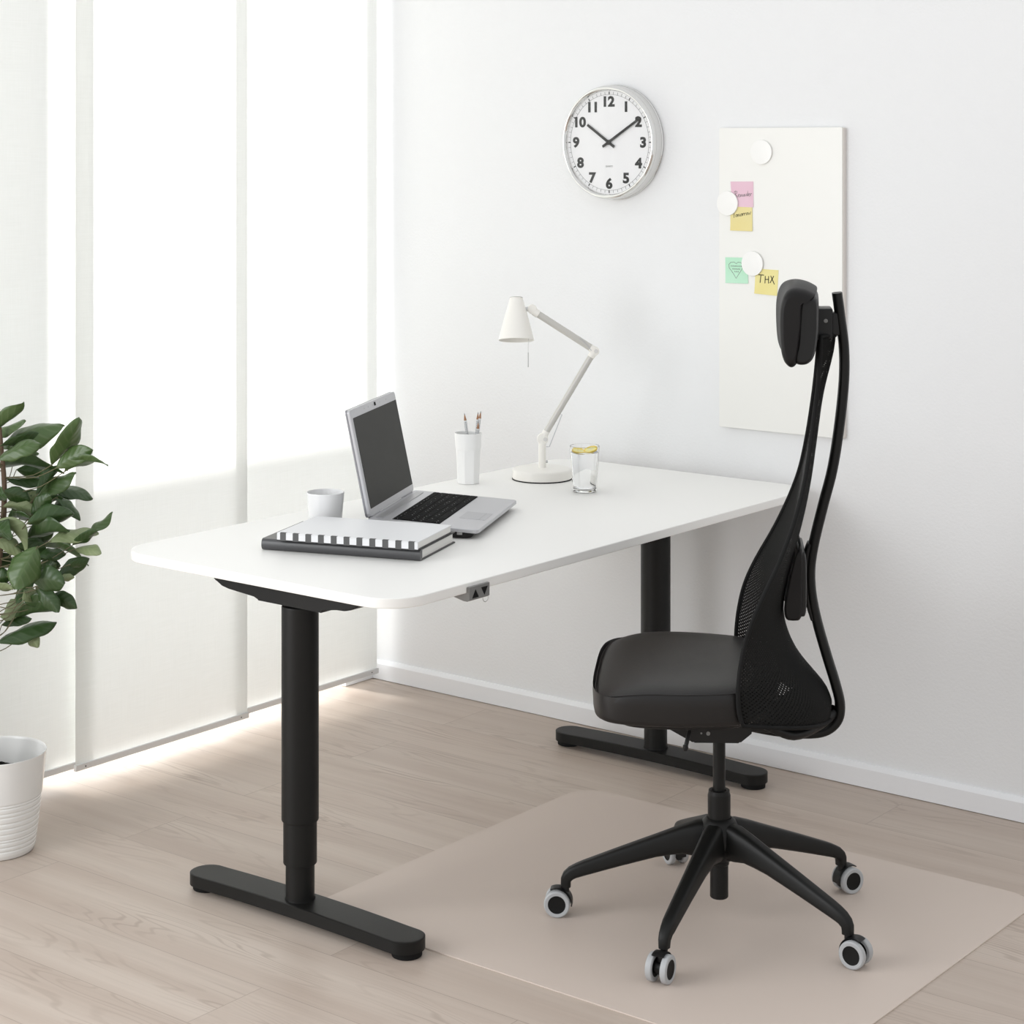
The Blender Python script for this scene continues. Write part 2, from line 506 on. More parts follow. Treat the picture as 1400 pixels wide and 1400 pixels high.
def mesh_fabric_mat():
    """Black knitted mesh with rows of small open holes."""
    m = bpy.data.materials.new('black_knit_mesh'); m.use_nodes = True
    nt = m.node_tree; N = nt.nodes.new; Lk = nt.links.new
    b = nt.nodes['Principled BSDF']; out = nt.nodes['Material Output']
    b.inputs['Base Color'].default_value = (0.008, 0.008, 0.0075, 1); b.inputs['Roughness'].default_value = 0.8; b.inputs['Specular IOR Level'].default_value = 0.2
    uv = N('ShaderNodeUVMap'); sp = N('ShaderNodeSeparateXYZ'); Lk(uv.outputs['UV'], sp.inputs[0])

    def wave(sock, k, ph=None):
        mu = N('ShaderNodeMath'); mu.operation = 'MULTIPLY'; mu.inputs[1].default_value = k; Lk(sock, mu.inputs[0])
        s = N('ShaderNodeMath'); s.operation = 'SINE'; Lk(mu.outputs[0], s.inputs[0])
        return s.outputs[0]
    u = wave(sp.outputs['X'], 2 * PI / 0.0076); v = wave(sp.outputs['Y'], 2 * PI / 0.0076)
    pr = N('ShaderNodeMath'); pr.operation = 'MULTIPLY'; Lk(u, pr.inputs[0]); Lk(v, pr.inputs[1])
    th = N('ShaderNodeMapRange'); th.inputs[1].default_value = 0.48; th.inputs[2].default_value = 0.60; Lk(pr.outputs[0], th.inputs[0])
    tr = N('ShaderNodeBsdfTransparent')
    ms = N('ShaderNodeMixShader'); Lk(th.outputs[0], ms.inputs[0]); Lk(b.outputs[0], ms.inputs[1]); Lk(tr.outputs[0], ms.inputs[2])
    Lk(ms.outputs[0], out.inputs['Surface'])
    return m


M_mesh = mesh_fabric_mat()


def frosted(name, k):
    m = bpy.data.materials.new(name); m.use_nodes = True
    nt = m.node_tree; N = nt.nodes.new; Lk = nt.links.new
    nt.nodes.remove(nt.nodes['Principled BSDF']); out = nt.nodes['Material Output']
    d = N('ShaderNodeBsdfDiffuse'); t = N('ShaderNodeBsdfTranslucent')
    d.inputs['Color'].default_value = (0.85, 0.86, 0.86, 1); t.inputs['Color'].default_value = (0.85, 0.87, 0.88, 1)
    ms = N('ShaderNodeMixShader'); ms.inputs[0].default_value = k
    Lk(d.outputs[0], ms.inputs[1]); Lk(t.outputs[0], ms.inputs[2]); Lk(ms.outputs[0], out.inputs['Surface'])
    return m


M_frost = frosted('added_sun_screen_sheet', 0.85)  # for the unseen screen added outside to dim the lower curtains
M_frost2 = frosted('added_diffuser_sheet', 0.30)  # for the unseen sheets added to brighten the curtain edges


def mat_sheet():
    m = bpy.data.materials.new('frosted_floor_protector'); m.use_nodes = True
    nt = m.node_tree; N = nt.nodes.new; Lk = nt.links.new
    b = nt.nodes['Principled BSDF']; out = nt.nodes['Material Output']
    b.inputs['Base Color'].default_value = (0.77, 0.665, 0.59, 1); b.inputs['Roughness'].default_value = 0.45
    b.inputs['Specular IOR Level'].default_value = 0.4
    tr = N('ShaderNodeBsdfTransparent'); tr.inputs['Color'].default_value = (0.97, 0.96, 0.95, 1)
    ms = N('ShaderNodeMixShader'); ms.inputs[0].default_value = 0.24
    Lk(b.outputs[0], ms.inputs[1]); Lk(tr.outputs[0], ms.inputs[2]); Lk(ms.outputs[0], out.inputs['Surface'])
    return m


M_mat = mat_sheet()


def glass_mat(name, ior, col=(1, 1, 1), rough=0.0):
    m = bpy.data.materials.new(name); m.use_nodes = True
    b = m.node_tree.nodes['Principled BSDF']
    b.inputs['Base Color'].default_value = (*col, 1); b.inputs['Roughness'].default_value = rough
    b.inputs['IOR'].default_value = ior; b.inputs['Transmission Weight'].default_value = 1.0
    return m


M_glass = glass_mat('clear_glass', 1.45)
M_water = glass_mat('clear_water', 1.33, (0.985, 0.995, 1.0))


def pane_mat():
    m = bpy.data.materials.new('clock_glass'); m.use_nodes = True
    nt = m.node_tree; N = nt.nodes.new; Lk = nt.links.new
    nt.nodes.remove(nt.nodes['Principled BSDF']); out = nt.nodes['Material Output']
    tr = N('ShaderNodeBsdfTransparent'); gl = N('ShaderNodeBsdfGlossy'); gl.inputs['Roughness'].default_value = 0.03
    ms = N('ShaderNodeMixShader'); ms.inputs[0].default_value = 0.035
    Lk(tr.outputs[0], ms.inputs[1]); Lk(gl.outputs[0], ms.inputs[2]); Lk(ms.outputs[0], out.inputs['Surface'])
    return m


M_pane = pane_mat()

# ================================================================== the setting
bm = bmesh.new(); box(bm, (-1.40, -6.2, -0.06), (4.2, 0.0, 0.0)); structure(link_mesh('floor', bm, M_floor, smooth=False))
bm = bmesh.new(); box(bm, (-1.25, 0.0, -0.06), (4.2, 0.12, 2.75)); structure(link_mesh('wall_back', bm, M_wall, smooth=False))
bm = bmesh.new()
box(bm, (-1.25, -0.03, 0.0), (-1.088, 0.0, 2.75))          # jamb by the corner
box(bm, (-1.25, -0.135, 0.0), (-1.088, -0.03, 0.06))
box(bm, (-1.25, -2.75, 0.0), (-1.088, -1.85, 2.75))         # pier left of the window
box(bm, (-1.25, -1.85, 2.6), (-1.088, -0.03, 2.75))        # lintel
structure(link_mesh('wall_left', bm, M_wall, smooth=False))


def skirting(name, path_pts, nrm):
    """Baseboard profile (15 mm deep, 58 mm high, chamfered top) run along two points."""
    bm = bmesh.new(); a, b = Vector(path_pts[0]), Vector(path_pts[1]); n = Vector(nrm)
    prof = [(0, 0.0015), (0.015, 0.0015), (0.015, 0.047), (0.013, 0.050), (0.006, 0.058), (0, 0.058)]
    r = [[bm.verts.new(p + n * d + Vector((0, 0, z))) for d, z in prof] for p in (a, b)]
    k = len(prof)
    for i in range(k):
        bm.faces.new((r[0][i], r[0][(i + 1) % k], r[1][(i + 1) % k], r[1][i]))
    bm.faces.new(r[0]); bm.faces.new(r[1][::-1])
    return structure(link_mesh(name, bm, M_trim, smooth=False))


skirting('baseboard_back', ((-1.073, 0, 0), (4.2, 0, 0)), (0, -1, 0))
skirting('baseboard_left', ((-1.088, -0.135, 0), (-1.088, 0, 0)), (1, 0, 0))
# unseen frosted sheets, added to lift the outer curtain edges with diffused sun
bm = bmesh.new()
for ya, yb in ((-1.85, -1.285), (-0.125, -0.03)):
    v = [bm.verts.new(p) for p in ((-1.20, ya, 0.0 if ya < -1 else 0.06), (-1.20, yb, 0.0 if ya < -1 else 0.06), (-1.20, yb, 2.6), (-1.20, ya, 2.6))]
    bm.faces.new(v)
structure(link_mesh('added_diffuser_1', bm, M_frost2, smooth=False))
# unseen frosted screen, added to dim the lower curtains; foot gap passes sun
bm = bmesh.new()
v = [bm.verts.new(p) for p in ((-1.40, -3.2, 0.120), (-1.40, 1.2, 0.120), (-1.40, 1.2, 0.81), (-1.40, -3.2, 0.81))]
bm.faces.new(v)
structure(link_mesh('added_sun_screen_1', bm, M_frost, smooth=False))

# ================================================================== sliding panel curtains
def panel(label, x, y0, y1, z0):
    t = thing('panel_curtain', label, 'curtain', (x, y0, z0), 0, 'sliding panel curtains')
    w = y1 - y0
    bm = bmesh.new(); n = 24
    v = [[bm.verts.new((0, w * i / n, z)) for i in range(n + 1)] for z in (0.012, 0.9, 1.8, 2.62)]
    for a, b in zip(v, v[1:]):
        for i in range(n):
            bm.faces.new((a[i], a[i + 1], b[i + 1], b[i]))
    link_mesh('fabric', bm, M_fabric, t, smooth=False)
    bm = bmesh.new(); box(bm, (-0.005, -0.002, 0), (0.006, w + 0.002, 0.0155), 0.0012)
    br = link_mesh('bottom_rail', bm, M_alu, t)
    for yy in (0.028, w - 0.028):
        bm = bmesh.new(); cyl(bm, (0.0055, yy, 0.008), (0.0066, yy, 0.008), 0.0018, 10)
        link_mesh('rail_screw', bm, M_blackp, br)
    bm = bmesh.new(); box(bm, (-0.008, 0, 2.615), (0.008, w, 2.64), 0.001)
    link_mesh('carrier_rail', bm, M_alu, t)
    return t


panel('middle white translucent panel curtain, the front one overlapping both its neighbours', -1.0, -1.205, -0.609, 0.030)
panel('white translucent panel curtain at the left, behind the leafy potted plant', -1.022, -1.745, -1.149, 0.031)
panel('white translucent panel curtain nearest the room corner, behind the laptop', -1.022, -0.653, -0.055, 0.033)

# ================================================================== chair mat
bm = bmesh.new(); prism(bm, rrect(0.02, -1.44, 1.22, -0.44, 0.075, 10), 0.0003, 0.0026, 0.0008, bottom_bevel=False)
tag(link_mesh('chair_mat', bm, M_mat), 'translucent frosted floor protector lying under the office chair', 'chair mat')

# ================================================================== desk
desk = thing('standing_desk', 'white rectangular standing desk with two black telescopic legs', 'desk', (0.045, -0.83, 0))
bm = bmesh.new(); prism(bm, rrect(-0.40, -0.80, 0.40, 0.80, 0.085, 14), 0.716, 0.736, 0.0022)
link_mesh('tabletop', bm, M_desk, desk)
bm = bmesh.new(); box(bm, (-0.03, -0.62, 0.672), (0.055, 0.61, 0.712), 0.003)
link_mesh('centre_beam', bm, M_black, desk)
for sy in (-1, 1):
    y = 0.655 * sy
    # cross bar with ends that curve up to the top
    bm = bmesh.new()
    prof = [(-0.246, 0.716), (-0.238, 0.702), (-0.226, 0.689), (-0.208, 0.677), (-0.186, 0.669), (-0.165, 0.665), (-0.088, 0.662), (-0.080, 0.652), (0.100, 0.652), (0.108, 0.662),
            (0.165, 0.665), (0.182, 0.669), (0.200, 0.677), (0.215, 0.689), (0.225, 0.702), (0.231, 0.716)]
    b2 = bmesh.new()
    fr = [b2.verts.new((p[0], y - 0.035, p[1])) for p in prof]; bk = [b2.verts.new((p[0], y + 0.035, p[1])) for p in prof]
    b2.faces.new(fr); b2.faces.new(bk[::-1])
    for i in range(len(prof)):
        j = (i + 1) % len(prof); b2.faces.new((fr[i], fr[j], bk[j], bk[i]))
    bmesh.ops.bevel(b2, geom=[e for e in b2.edges if abs(e.verts[0].co.y - e.verts[1].co.y) < 1e-6], offset=0.003, segments=2, affect='EDGES')
    merge(bm, b2)
    link_mesh('support_bar', bm, M_black, desk)
    bm = bmesh.new(); cyl(bm, (0.010, y, 0.205), (0.010, y, 0.650), 0.0385, 48, 0.003)
    leg = link_mesh('leg', bm, M_black, desk)
    bm = bmesh.new(); cyl(bm, (0.010, y, 0.117), (0.010, y, 0.30), 0.0348, 48, 0.002)
    link_mesh('middle_tube', bm, M_black, leg)
    bm = bmesh.new()
    lathe(bm, [(0, 0.040), (0.031, 0.040), (0.0315, 0.045), (0.0298, 0.049), (0.0298, 0.22), (0, 0.22)], 48, Matrix.Translation((0.010, y, 0)))
    link_mesh('inner_tube', bm, M_black, leg)
    # foot: long stadium bar with slightly raised belly
    bm = bmesh.new(); b2 = bmesh.new()
    prism(b2, rrect(-0.300, -0.040, 0.335, 0.040, 0.0395, 12), 0.0, 1.0, 0.0)
    b2.free(); b2 = bmesh.new()
    out = []
    NX = 40
    for (dz, ins) in ((0, 0.004), (0.004, 0), (0.94, 0), (0.975, 0.0012), (1.0, 0.004)):
        ring = []
        for px, py in rrect(-0.303, -0.040, 0.338, 0.040, 0.0395, 12):
            ring.append((px, py, dz, ins))
        out.append(ring)
    # subdivide the long sides so that the belly can arch
    def dens(r):
        q = []
        for i in range(len(r)):
            a, b = r[i], r[(i + 1) % len(r)]
            q.append(a)
            if abs(a[0] - b[0]) > 0.1:
                for k in range(1, 20):
                    f = k / 20; q.append(tuple(a[m] + (b[m] - a[m]) * f for m in range(4)))
        return q
    rings = []
    for ring in out:
        vs_ = []
        for px, py, dz, ins in dens(ring):
            cx = 0.0175; f = min(1, abs(px - cx) / 0.27)
            zb = 0.0135 + 0.004 * max(0, 1 - f * f); zt = 0.0385 + 0.005 * (1 - f * f)
            k = 1 - ins / 0.04
            if px > 0.298: qx = 0.298 + (px - 0.298) * k
            elif px < -0.263: qx = -0.263 + (px + 0.263) * k
            else: qx = px
            vs_.append(b2.verts.new((qx, py * k + y, zb + (zt - zb) * dz)))
        rings.append(vs_)
    for a, b in zip(rings, rings[1:]):
        for i in range(len(a)):
            j = (i + 1) % len(a); b2.faces.new((a[i], a[j], b[j], b[i]))
    b2.faces.new(rings[0][::-1]); b2.faces.new(rings[-1])
    bmesh.ops.triangulate(b2, faces=[f for f in b2.faces if len(f.verts) > 4])
    merge(bm, b2)
    foot = link_mesh('foot', bm, M_black, desk, angle=30)
    for gx in (-0.268, 0.303):
        bm = bmesh.new(); cyl(bm, (gx, y, 0.0), (gx, y, 0.0145), 0.0305, 32, 0.002)
        link_mesh('glide', bm, M_rubber, foot)
# height control hanging under the right-hand edge near the front
bm = bmesh.new()
prof = [(0.325, 0.716), (0.388, 0.716), (0.405, 0.7285), (0.4075, 0.7285), (0.4075, 0.7025), (0.402, 0.6995), (0.392, 0.6995), (0.345, 0.709)]
b2 = bmesh.new(); y0, y1 = -0.588, -0.524
fr = [b2.verts.new((p[0], y0, p[1])) for p in prof]; bk = [b2.verts.new((p[0], y1, p[1])) for p in prof]
b2.faces.new(fr); b2.faces.new(bk[::-1])
for i in range(len(prof)):
    j = (i + 1) % len(prof); b2.faces.new((fr[i], fr[j], bk[j], bk[i]))
for v in b2.verts:                                    # keep it clear of the top's rounded edge
    if v.co.z > 0.7165 and v.co.x < 0.4065: v.co.x = 0.4012
bmesh.ops.bevel(b2, geom=b2.edges[:], offset=0.0006, segments=1, affect='EDGES')
merge(bm, b2)
ctl = link_mesh('control_box', bm, M_ctl, desk, angle=20)
for nm, tri in (('up_button', [(-0.579, 0.7055), (-0.559, 0.7055), (-0.569, 0.7215)]), ('down_button', [(-0.551, 0.7225), (-0.531, 0.7225), (-0.541, 0.7065)])):
    bm = bmesh.new()
    a = [bm.verts.new((0.4070, p[0], p[1])) for p in tri]; b = [bm.verts.new((0.4083, p[0], p[1])) for p in tri]
    bm.faces.new(a); bm.faces.new(b)
    for i in range(3):
        bm.faces.new((a[i], a[(i + 1) % 3], b[(i + 1) % 3], b[i]))
    link_mesh(nm, bm, M_blackp, ctl, smooth=False)
bm = bmesh.new(); cyl(bm, (0.372, -0.5895, 0.7095), (0.372, -0.586, 0.7095), 0.0026, 12)
link_mesh('cable_socket', bm, M_blackp, ctl)
bm = bmesh.new()
sweep(bm, [(0.4025, -0.531 + 0.0085 * math.cos(2 * PI * k / 28), 0.6985 + 0.0085 * math.sin(2 * PI * k / 28)) for k in range(28)], 0.0007, seg=8, ref=(1, 0, 0), closed=True)
link_mesh('key_ring', bm, M_steel, ctl)

# ================================================================== office chair
TH = R(-147.84)
chair = thing('office_chair', 'black swivel chair with tall mesh back, headrest and five castors', 'chair', (0.743, -0.961, 0), TH)
# local axes: +x forward (towards the desk), +y to the sitter's left (towards the camera), z up


def lerp_tab(tab, z):
    tab = sorted(tab)
    if z <= tab[0][0]: return tab[0][1:]
    for a, b in zip(tab, tab[1:]):
        if z <= b[0]:
            f = (z - a[0]) / (b[0] - a[0])
            return tuple(a[i] + (b[i] - a[i]) * f for i in range(1, len(a)))
    return tab[-1][1:]


def smooth_tab(tab, z):
    h = 0.018
    w = [(-2, 1), (-1, 2), (0, 3), (1, 2), (2, 1)]
    acc = None
    for k, q in w:
        v = lerp_tab(tab, z + k * h)
        acc = [x * q for x in v] if acc is None else [m + x * q for m, x in zip(acc, v)]
    return [a / 9 for a in acc]


# (z, centre x, wing-edge x, half width)
BACK = [(1.215, -0.238, -0.206, 0.044), (1.18, -0.235, -0.204, 0.046), (1.15, -0.226, -0.202, 0.050), (1.09, -0.211, -0.196, 0.055), (1.0, -0.199, -0.184, 0.075), (0.92, -0.188, -0.170, 0.105),
        (0.85, -0.174, -0.148, 0.150), (0.775, -0.154, -0.116, 0.185), (0.71, -0.137, -0.081, 0.213), (0.65, -0.128, -0.054, 0.226), (0.60, -0.139, -0.043, 0.232),
        (0.546, -0.166, -0.036, 0.236), (0.50, -0.214, -0.036, 0.236), (0.465, -0.238, -0.045, 0.232), (0.43, -0.222, -0.075, 0.222)]


def back_pt(z, s):
    c, e, w = smooth_tab(BACK, z)
    return Vector((c + (e - c) * abs(s) ** 2.1, w * s, z))


def back_grid(t, s):
    """t 0..1 from the foot to the top; the foot edge rises towards the wings."""
    zlow = 0.432 + 0.040 * abs(s) ** 2.2
    return back_pt(zlow + (1.212 - zlow) * t, s)


bm = bmesh.new(); uvl = bm.loops.layers.uv.new('UVMap'); NS, NT = 44, 72
g = [[bm.verts.new(back_grid(j / NT, -1 + 2 * i / NS)) for i in range(NS + 1)] for j in range(NT + 1)]
for j in range(NT):
    for i in range(NS):
        f = bm.faces.new((g[j][i], g[j][i + 1], g[j + 1][i + 1], g[j + 1][i]))
        for lp, (jj, ii) in zip(f.loops, ((j, i), (j, i + 1), (j + 1, i + 1), (j + 1, i))):
            lp[uvl].uv = ((-1 + 2 * ii / NS) * 0.25, 0.8 * jj / NT)
back = link_mesh('backrest', bm, M_mesh, chair, angle=80, wn=False)
sd = back.modifiers.new('thickness', 'SOLIDIFY'); sd.thickness = 0.0012; sd.offset = 0
edge = [back_grid(1 - k / 60, -1) for k in range(61)] + [back_grid(0, -1 + 2 * k / 40) for k in range(1, 41)] + [back_grid(k / 60, 1) for k in range(1, 61)] + \
       [back_grid(1, 1 - 2 * k / 10) for k in range(1, 10)]
bm = bmesh.new(); sweep(bm, edge, 0.0045, 0.0045, seg=10, ref=(1, 0, 0), closed=True)
link_mesh('edge_piping', bm, M_rubber, back, angle=80)

# moulded cradle inside the foot of the mesh
bm = bmesh.new(); NC, NR = 30, 8
cg = [[[bm.verts.new(back_grid(0.004 + 0.115 * (1 - 0.55 * abs(-1 + 2 * i / NC) ** 3) * j / NR, 0.82 * (-1 + 2 * i / NC)) * 1.0 + Vector((0.0025 + 0.003 * k, 0, 0))) for i in range(NC + 1)] for j in range(NR + 1)] for k in (0, 1)]
for k in (0, 1):
    for j in range(NR):
        for i in range(NC):
            bm.faces.new((cg[k][j][i], cg[k][j][i + 1], cg[k][j + 1][i + 1], cg[k][j + 1][i]))
rim = [(0, i) for i in range(NC)] + [(j, NC) for j in range(NR)] + [(NR, i) for i in range(NC, 0, -1)] + [(j, 0) for j in range(NR, 0, -1)]
for q in range(len(rim)):
    a_, b_ = rim[q], rim[(q + 1) % len(rim)]
    bm.faces.new((cg[0][a_[0]][a_[1]], cg[0][b_[0]][b_[1]], cg[1][b_[0]][b_[1]], cg[1][a_[0]][a_[1]]))
link_mesh('lower_cradle', bm, M_blackp, chair, angle=80)

# seat cushion
SEAT = [(0.254, 0.0), (0.2535, 0.08), (0.2505, 0.145), (0.241, 0.198), (0.219, 0.232), (0.175, 0.248), (0.11, 0.252), (0.05, 0.249), (-0.03, 0.230), (-0.065, 0.205), (-0.095, 0.165), (-0.115, 0.10), (-0.120, 0.0)]
half = smooth_path([(a, b, 0) for a, b in SEAT], 5)
outl = [(p.x, p.y) for p in half] + [(p.x, -p.y) for p in half[-2:0:-1]]
cxs = 0.03
LEV = [(0.4680, 0.016), (0.4690, 0.007), (0.4725, 0.002), (0.480, 0.0005), (0.492, 0.0), (0.508, -0.001), (0.522, -0.0005), (0.5305, 0.002), (0.5335, 0.0065), (0.5345, 0.010), (0.5385, 0.018), (0.5425, 0.036),
       (0.545, 0.066), (0.546, 0.105), (0.545, 0.150), (0.5435, 0.20)]


def seat_ring(z, ins):
    r = []
    for a, b in outl:
        L = math.hypot(a - cxs, b); k = max(0.0, 1 - ins / 0.23)
        # front edge rolls down, centre dips slightly
        aa = cxs + (a - cxs) * k; bb = b * k
        dz = -0.020 * max(0, (aa - 0.11) / 0.14) ** 2 if z > 0.525 else 0.0
        r.append(Vector((aa, bb, z + dz)))
    return r


bm = bmesh.new(); rings = [[bm.verts.new(p) for p in seat_ring(z, i)] for z, i in LEV]
for a, b in zip(rings, rings[1:]):
    for i in range(len(a)):
        j = (i + 1) % len(a); bm.faces.new((a[i], a[j], b[j], b[i]))
bm.faces.new(rings[0][::-1])
cv = bm.verts.new((cxs, 0, 0.543))
for i in range(len(rings[-1])):
    bm.faces.new((rings[-1][i], rings[-1][(i + 1) % len(rings[-1])], cv))
seat = link_mesh('seat', bm, M_leather, chair, angle=70)
bm = bmesh.new(); sweep(bm, seat_ring(0.5322, 0.0042), 0.0016, 0.0016, seg=6, closed=True)
link_mesh('seam', bm, M_leather, seat, angle=80)
bm = bmesh.new(); prism(bm, [(cxs + (a - cxs) * 0.80, b * 0.80) for a, b in outl], 0.450, 0.4675, 0.006)
link_mesh('seat_shell', bm, M_blackp, chair)

# headrest: cushion wraps over a shell, bowed round the head
def head_sweep(bm, prof, hw, n=40, pinch=0.22, bw=0.012, xp=0.35):
    rings = []
    cz = sum(p[1] for p in prof) / len(prof); cx = sum(p[0] for p in prof) / len(prof)
    b2 = bmesh.new()
    for k in range(n + 1):
        s = -1 + 2 * k / n; ss = math.sin(s * PI / 2)
        e = max(0.0, (abs(ss) - 0.84) / 0.16)
        kz = 1 - pinch * (1 - math.sqrt(max(0, 1 - e * e)))
        kx = 1 - xp * (1 - math.sqrt(max(0, 1 - e * e)))
        bow = bw * (ss * ss - 0.80)
        crown = 0.010 * (1 - ss * ss)
        rings.append([b2.verts.new((cx + (px - cx) * kx + bow, ss * hw, cz + (pz - cz) * kz + crown * (1 if pz > cz else 0.1))) for px, pz in prof])
    for a, b in zip(rings, rings[1:]):
        for i in range(len(a)):
            j = (i + 1) % len(a); b2.faces.new((a[i], a[j], b[j], b[i]))
    b2.faces.new(rings[0][::-1]); b2.faces.new(rings[-1])
    bmesh.ops.triangulate(b2, faces=[f for f in b2.faces if len(f.verts) > 4])
    merge(bm, b2)


def closed_curve(P, n=6):
    out = []; m = len(P)
    P = [Vector((p[0], p[1], 0)) for p in P]
    for i in range(m):
        a, b, c, d = P[i - 1], P[i], P[(i + 1) % m], P[(i + 2) % m]
        for k in range(n):
            t = k / n
            q = 0.5 * ((2 * b) + (c - a) * t + (2 * a - 5 * b + 4 * c - d) * t * t + (3 * b - a - 3 * c + d) * t ** 3)
            out.append((q.x, q.y))
    return out


bm = bmesh.new()
head_sweep(bm, closed_curve([(-0.127, 1.172), (-0.121, 1.20), (-0.119, 1.25), (-0.122, 1.282), (-0.131, 1.304), (-0.148, 1.313), (-0.170, 1.310), (-0.187, 1.302), (-0.188, 1.2985), (-0.174, 1.297),
                             (-0.1665, 1.282), (-0.1640, 1.24), (-0.1575, 1.19), (-0.1525, 1.166), (-0.146, 1.158), (-0.137, 1.159)]), 0.143)
head = link_mesh('headrest', bm, M_pad, chair, angle=60)
bm = bmesh.new()
head_sweep(bm, closed_curve([(-0.150, 1.167), (-0.156, 1.20), (-0.160, 1.25), (-0.163, 1.285), (-0.170, 1.295), (-0.184, 1.2975), (-0.194, 1.292), (-0.1965, 1.275), (-0.1955, 1.225), (-0.188, 1.180), (-0.172, 1.163)]), 0.136, bw=0.006, xp=0.25, pinch=0.12)
link_mesh('headrest_shell', bm, M_blackp, head, angle=60)
bm = bmesh.new()
box(bm, (-0.230, -0.034, 1.205), (-0.186, 0.034, 1.268), 0.004)
box(bm, (-0.245, -0.022, 1.212), (-0.215, 0.022, 1.258), 0.004)
hb = link_mesh('headrest_bracket', bm, M_blackp, chair)
bm = bmesh.new(); cyl(bm, (-0.2155, 0.0335, 1.243), (-0.2155, 0.0352, 1.243), 0.0042, 16, 0.0004)
link_mesh('bracket_screw', bm, M_ctl, hb)

# rear bow
SP = [(-0.240, 1.298), (-0.247, 1.245), (-0.254, 1.186), (-0.254, 1.118), (-0.245, 1.028), (-0.231, 0.938), (-0.212, 0.863), (-0.194, 0.788), (-0.186, 0.735), (-0.188, 0.683), (-0.200, 0.623), (-0.219, 0.556),
      (-0.237, 0.497), (-0.246, 0.456), (-0.240, 0.424), (-0.214, 0.402), (-0.170, 0.396), (-0.110, 0.400), (-0.060, 0.408)]
bm = bmesh.new(); sweep(bm, smooth_path([(a, 0, z) for a, z in SP], 6), 0.0105, 0.024, seg=20, ref=(0, 1, 0), power=0.7)
link_mesh('back_bow', bm, M_black, chair, angle=50)
# lumbar pad on its bracket
def lum(bm, x0f, x1, z0, z1, hw, r):
    b2 = bmesh.new(); NY, NP = 20, 28; rings = []
    for k in range(NY + 1):
        ss = math.sin((-1 + 2 * k / NY) * PI / 2); y = ss * hw
        e = max(0, (abs(ss) - 0.86) / 0.14); sh = math.sqrt(max(0.0, 1 - e * e)); kk = 0.62 + 0.38 * sh
        ring = []
        for q in range(NP):
            a = 2 * PI * q / NP
            c = math.copysign(abs(math.cos(a)) ** 0.45, math.cos(a)); s_ = math.copysign(abs(math.sin(a)) ** 0.45, math.sin(a))
            zc = (z0 + z1) / 2 + (z1 - z0) / 2 * s_ * (0.75 + 0.25 * kk)
            xf = x0f(zc, y)
            xm = (xf + x1) / 2; hx = (xf - x1) / 2
            ring.append(b2.verts.new((xm + hx * c * kk, y, zc)))
        rings.append(ring)
    for a, b in zip(rings, rings[1:]):
        for i in range(NP):
            j = (i + 1) % NP; b2.faces.new((a[i], a[j], b[j], b[i]))
    b2.faces.new(rings[0][::-1]); b2.faces.new(rings[-1])
    merge(bm, b2)


def lum_front(z, y):
    c, e, w = smooth_tab(BACK, z)
    return c + (e - c) * min(1, abs(y) / w) ** 2.1 - 0.006


bm = bmesh.new(); lum(bm, lum_front, -0.168, 0.643, 0.788, 0.092, 0.01)
lp = link_mesh('lumbar_pad', bm, M_pad, chair, angle=60)
bm = bmesh.new(); lum(bm, lambda z, y: -0.155, -0.1755, 0.650, 0.781, 0.084, 0.01)
link_mesh('lumbar_shell', bm, M_blackp, lp, angle=60)
bm = bmesh.new()
sweep(bm, smooth_path([(-0.186, 0, 0.784), (-0.180, 0, 0.765), (-0.1785, 0, 0.72), (-0.181, 0, 0.67), (-0.192, 0, 0.630)], 6), 0.0065, 0.021, seg=14, ref=(0, 1, 0), power=0.6)
box(bm, (-0.176, -0.012, 0.69), (-0.166, 0.012, 0.74), 0.002)
link_mesh('lumbar_bracket', bm, M_blackp, chair)
# tilt mechanism
bm = bmesh.new(); b2 = bmesh.new()
prof = [(0.120, 0.452), (0.120, 0.420), (0.052, 0.384), (-0.042, 0.386), (-0.068, 0.408), (-0.068, 0.452)]
fr = [b2.verts.new((p[0], 0.06, p[1])) for p in prof]; bk = [b2.verts.new((p[0], -0.06, p[1])) for p in prof]
b2.faces.new(fr); b2.faces.new(bk[::-1])
for i in range(len(prof)):
    j = (i + 1) % len(prof); b2.faces.new((fr[i], fr[j], bk[j], bk[i]))
bmesh.ops.bevel(b2, geom=b2.edges[:], offset=0.003, segments=2, affect='EDGES')
merge(bm, b2)
box(bm, (-0.150, -0.045, 0.405), (-0.06, 0.045, 0.440), 0.004)
mech = link_mesh('tilt_mechanism', bm, M_blackp, chair)
for px in (0.036, 0.022):
    bm = bmesh.new(); cyl(bm, (px, 0.0595, 0.405), (px, 0.0615, 0.405), 0.0042 if px < 0.03 else 0.002, 14)
    link_mesh('mechanism_screw', bm, M_ctl, mech)
bm = bmesh.new(); sweep(bm, [(0.048, 0.05, 0.448), (0.054, 0.085, 0.440), (0.060, 0.112, 0.420), (0.067, 0.118, 0.392)], 0.0045, seg=12, ref=(1, 0, 0))
lathe(bm, [(0, -0.006), (0.004, -0.005), (0.006, 0), (0.005, 0.006), (0, 0.007)], 14, Matrix.Translation((0.067, 0.118, 0.391)))
link_mesh('lever', bm, M_blackp, mech)
for sy in (-1, 1):
    bm = bmesh.new(); sweep(bm, smooth_path([(-0.234, 0.014 * sy, 0.440), (-0.200, 0.05 * sy, 0.424), (-0.150, 0.10 * sy, 0.418), (-0.10, 0.12 * sy, 0.440), (-0.06, 0.12 * sy, 0.456)], 5), 0.008, 0.010, seg=10)
    link_mesh('back_brace', bm, M_blackp, chair)
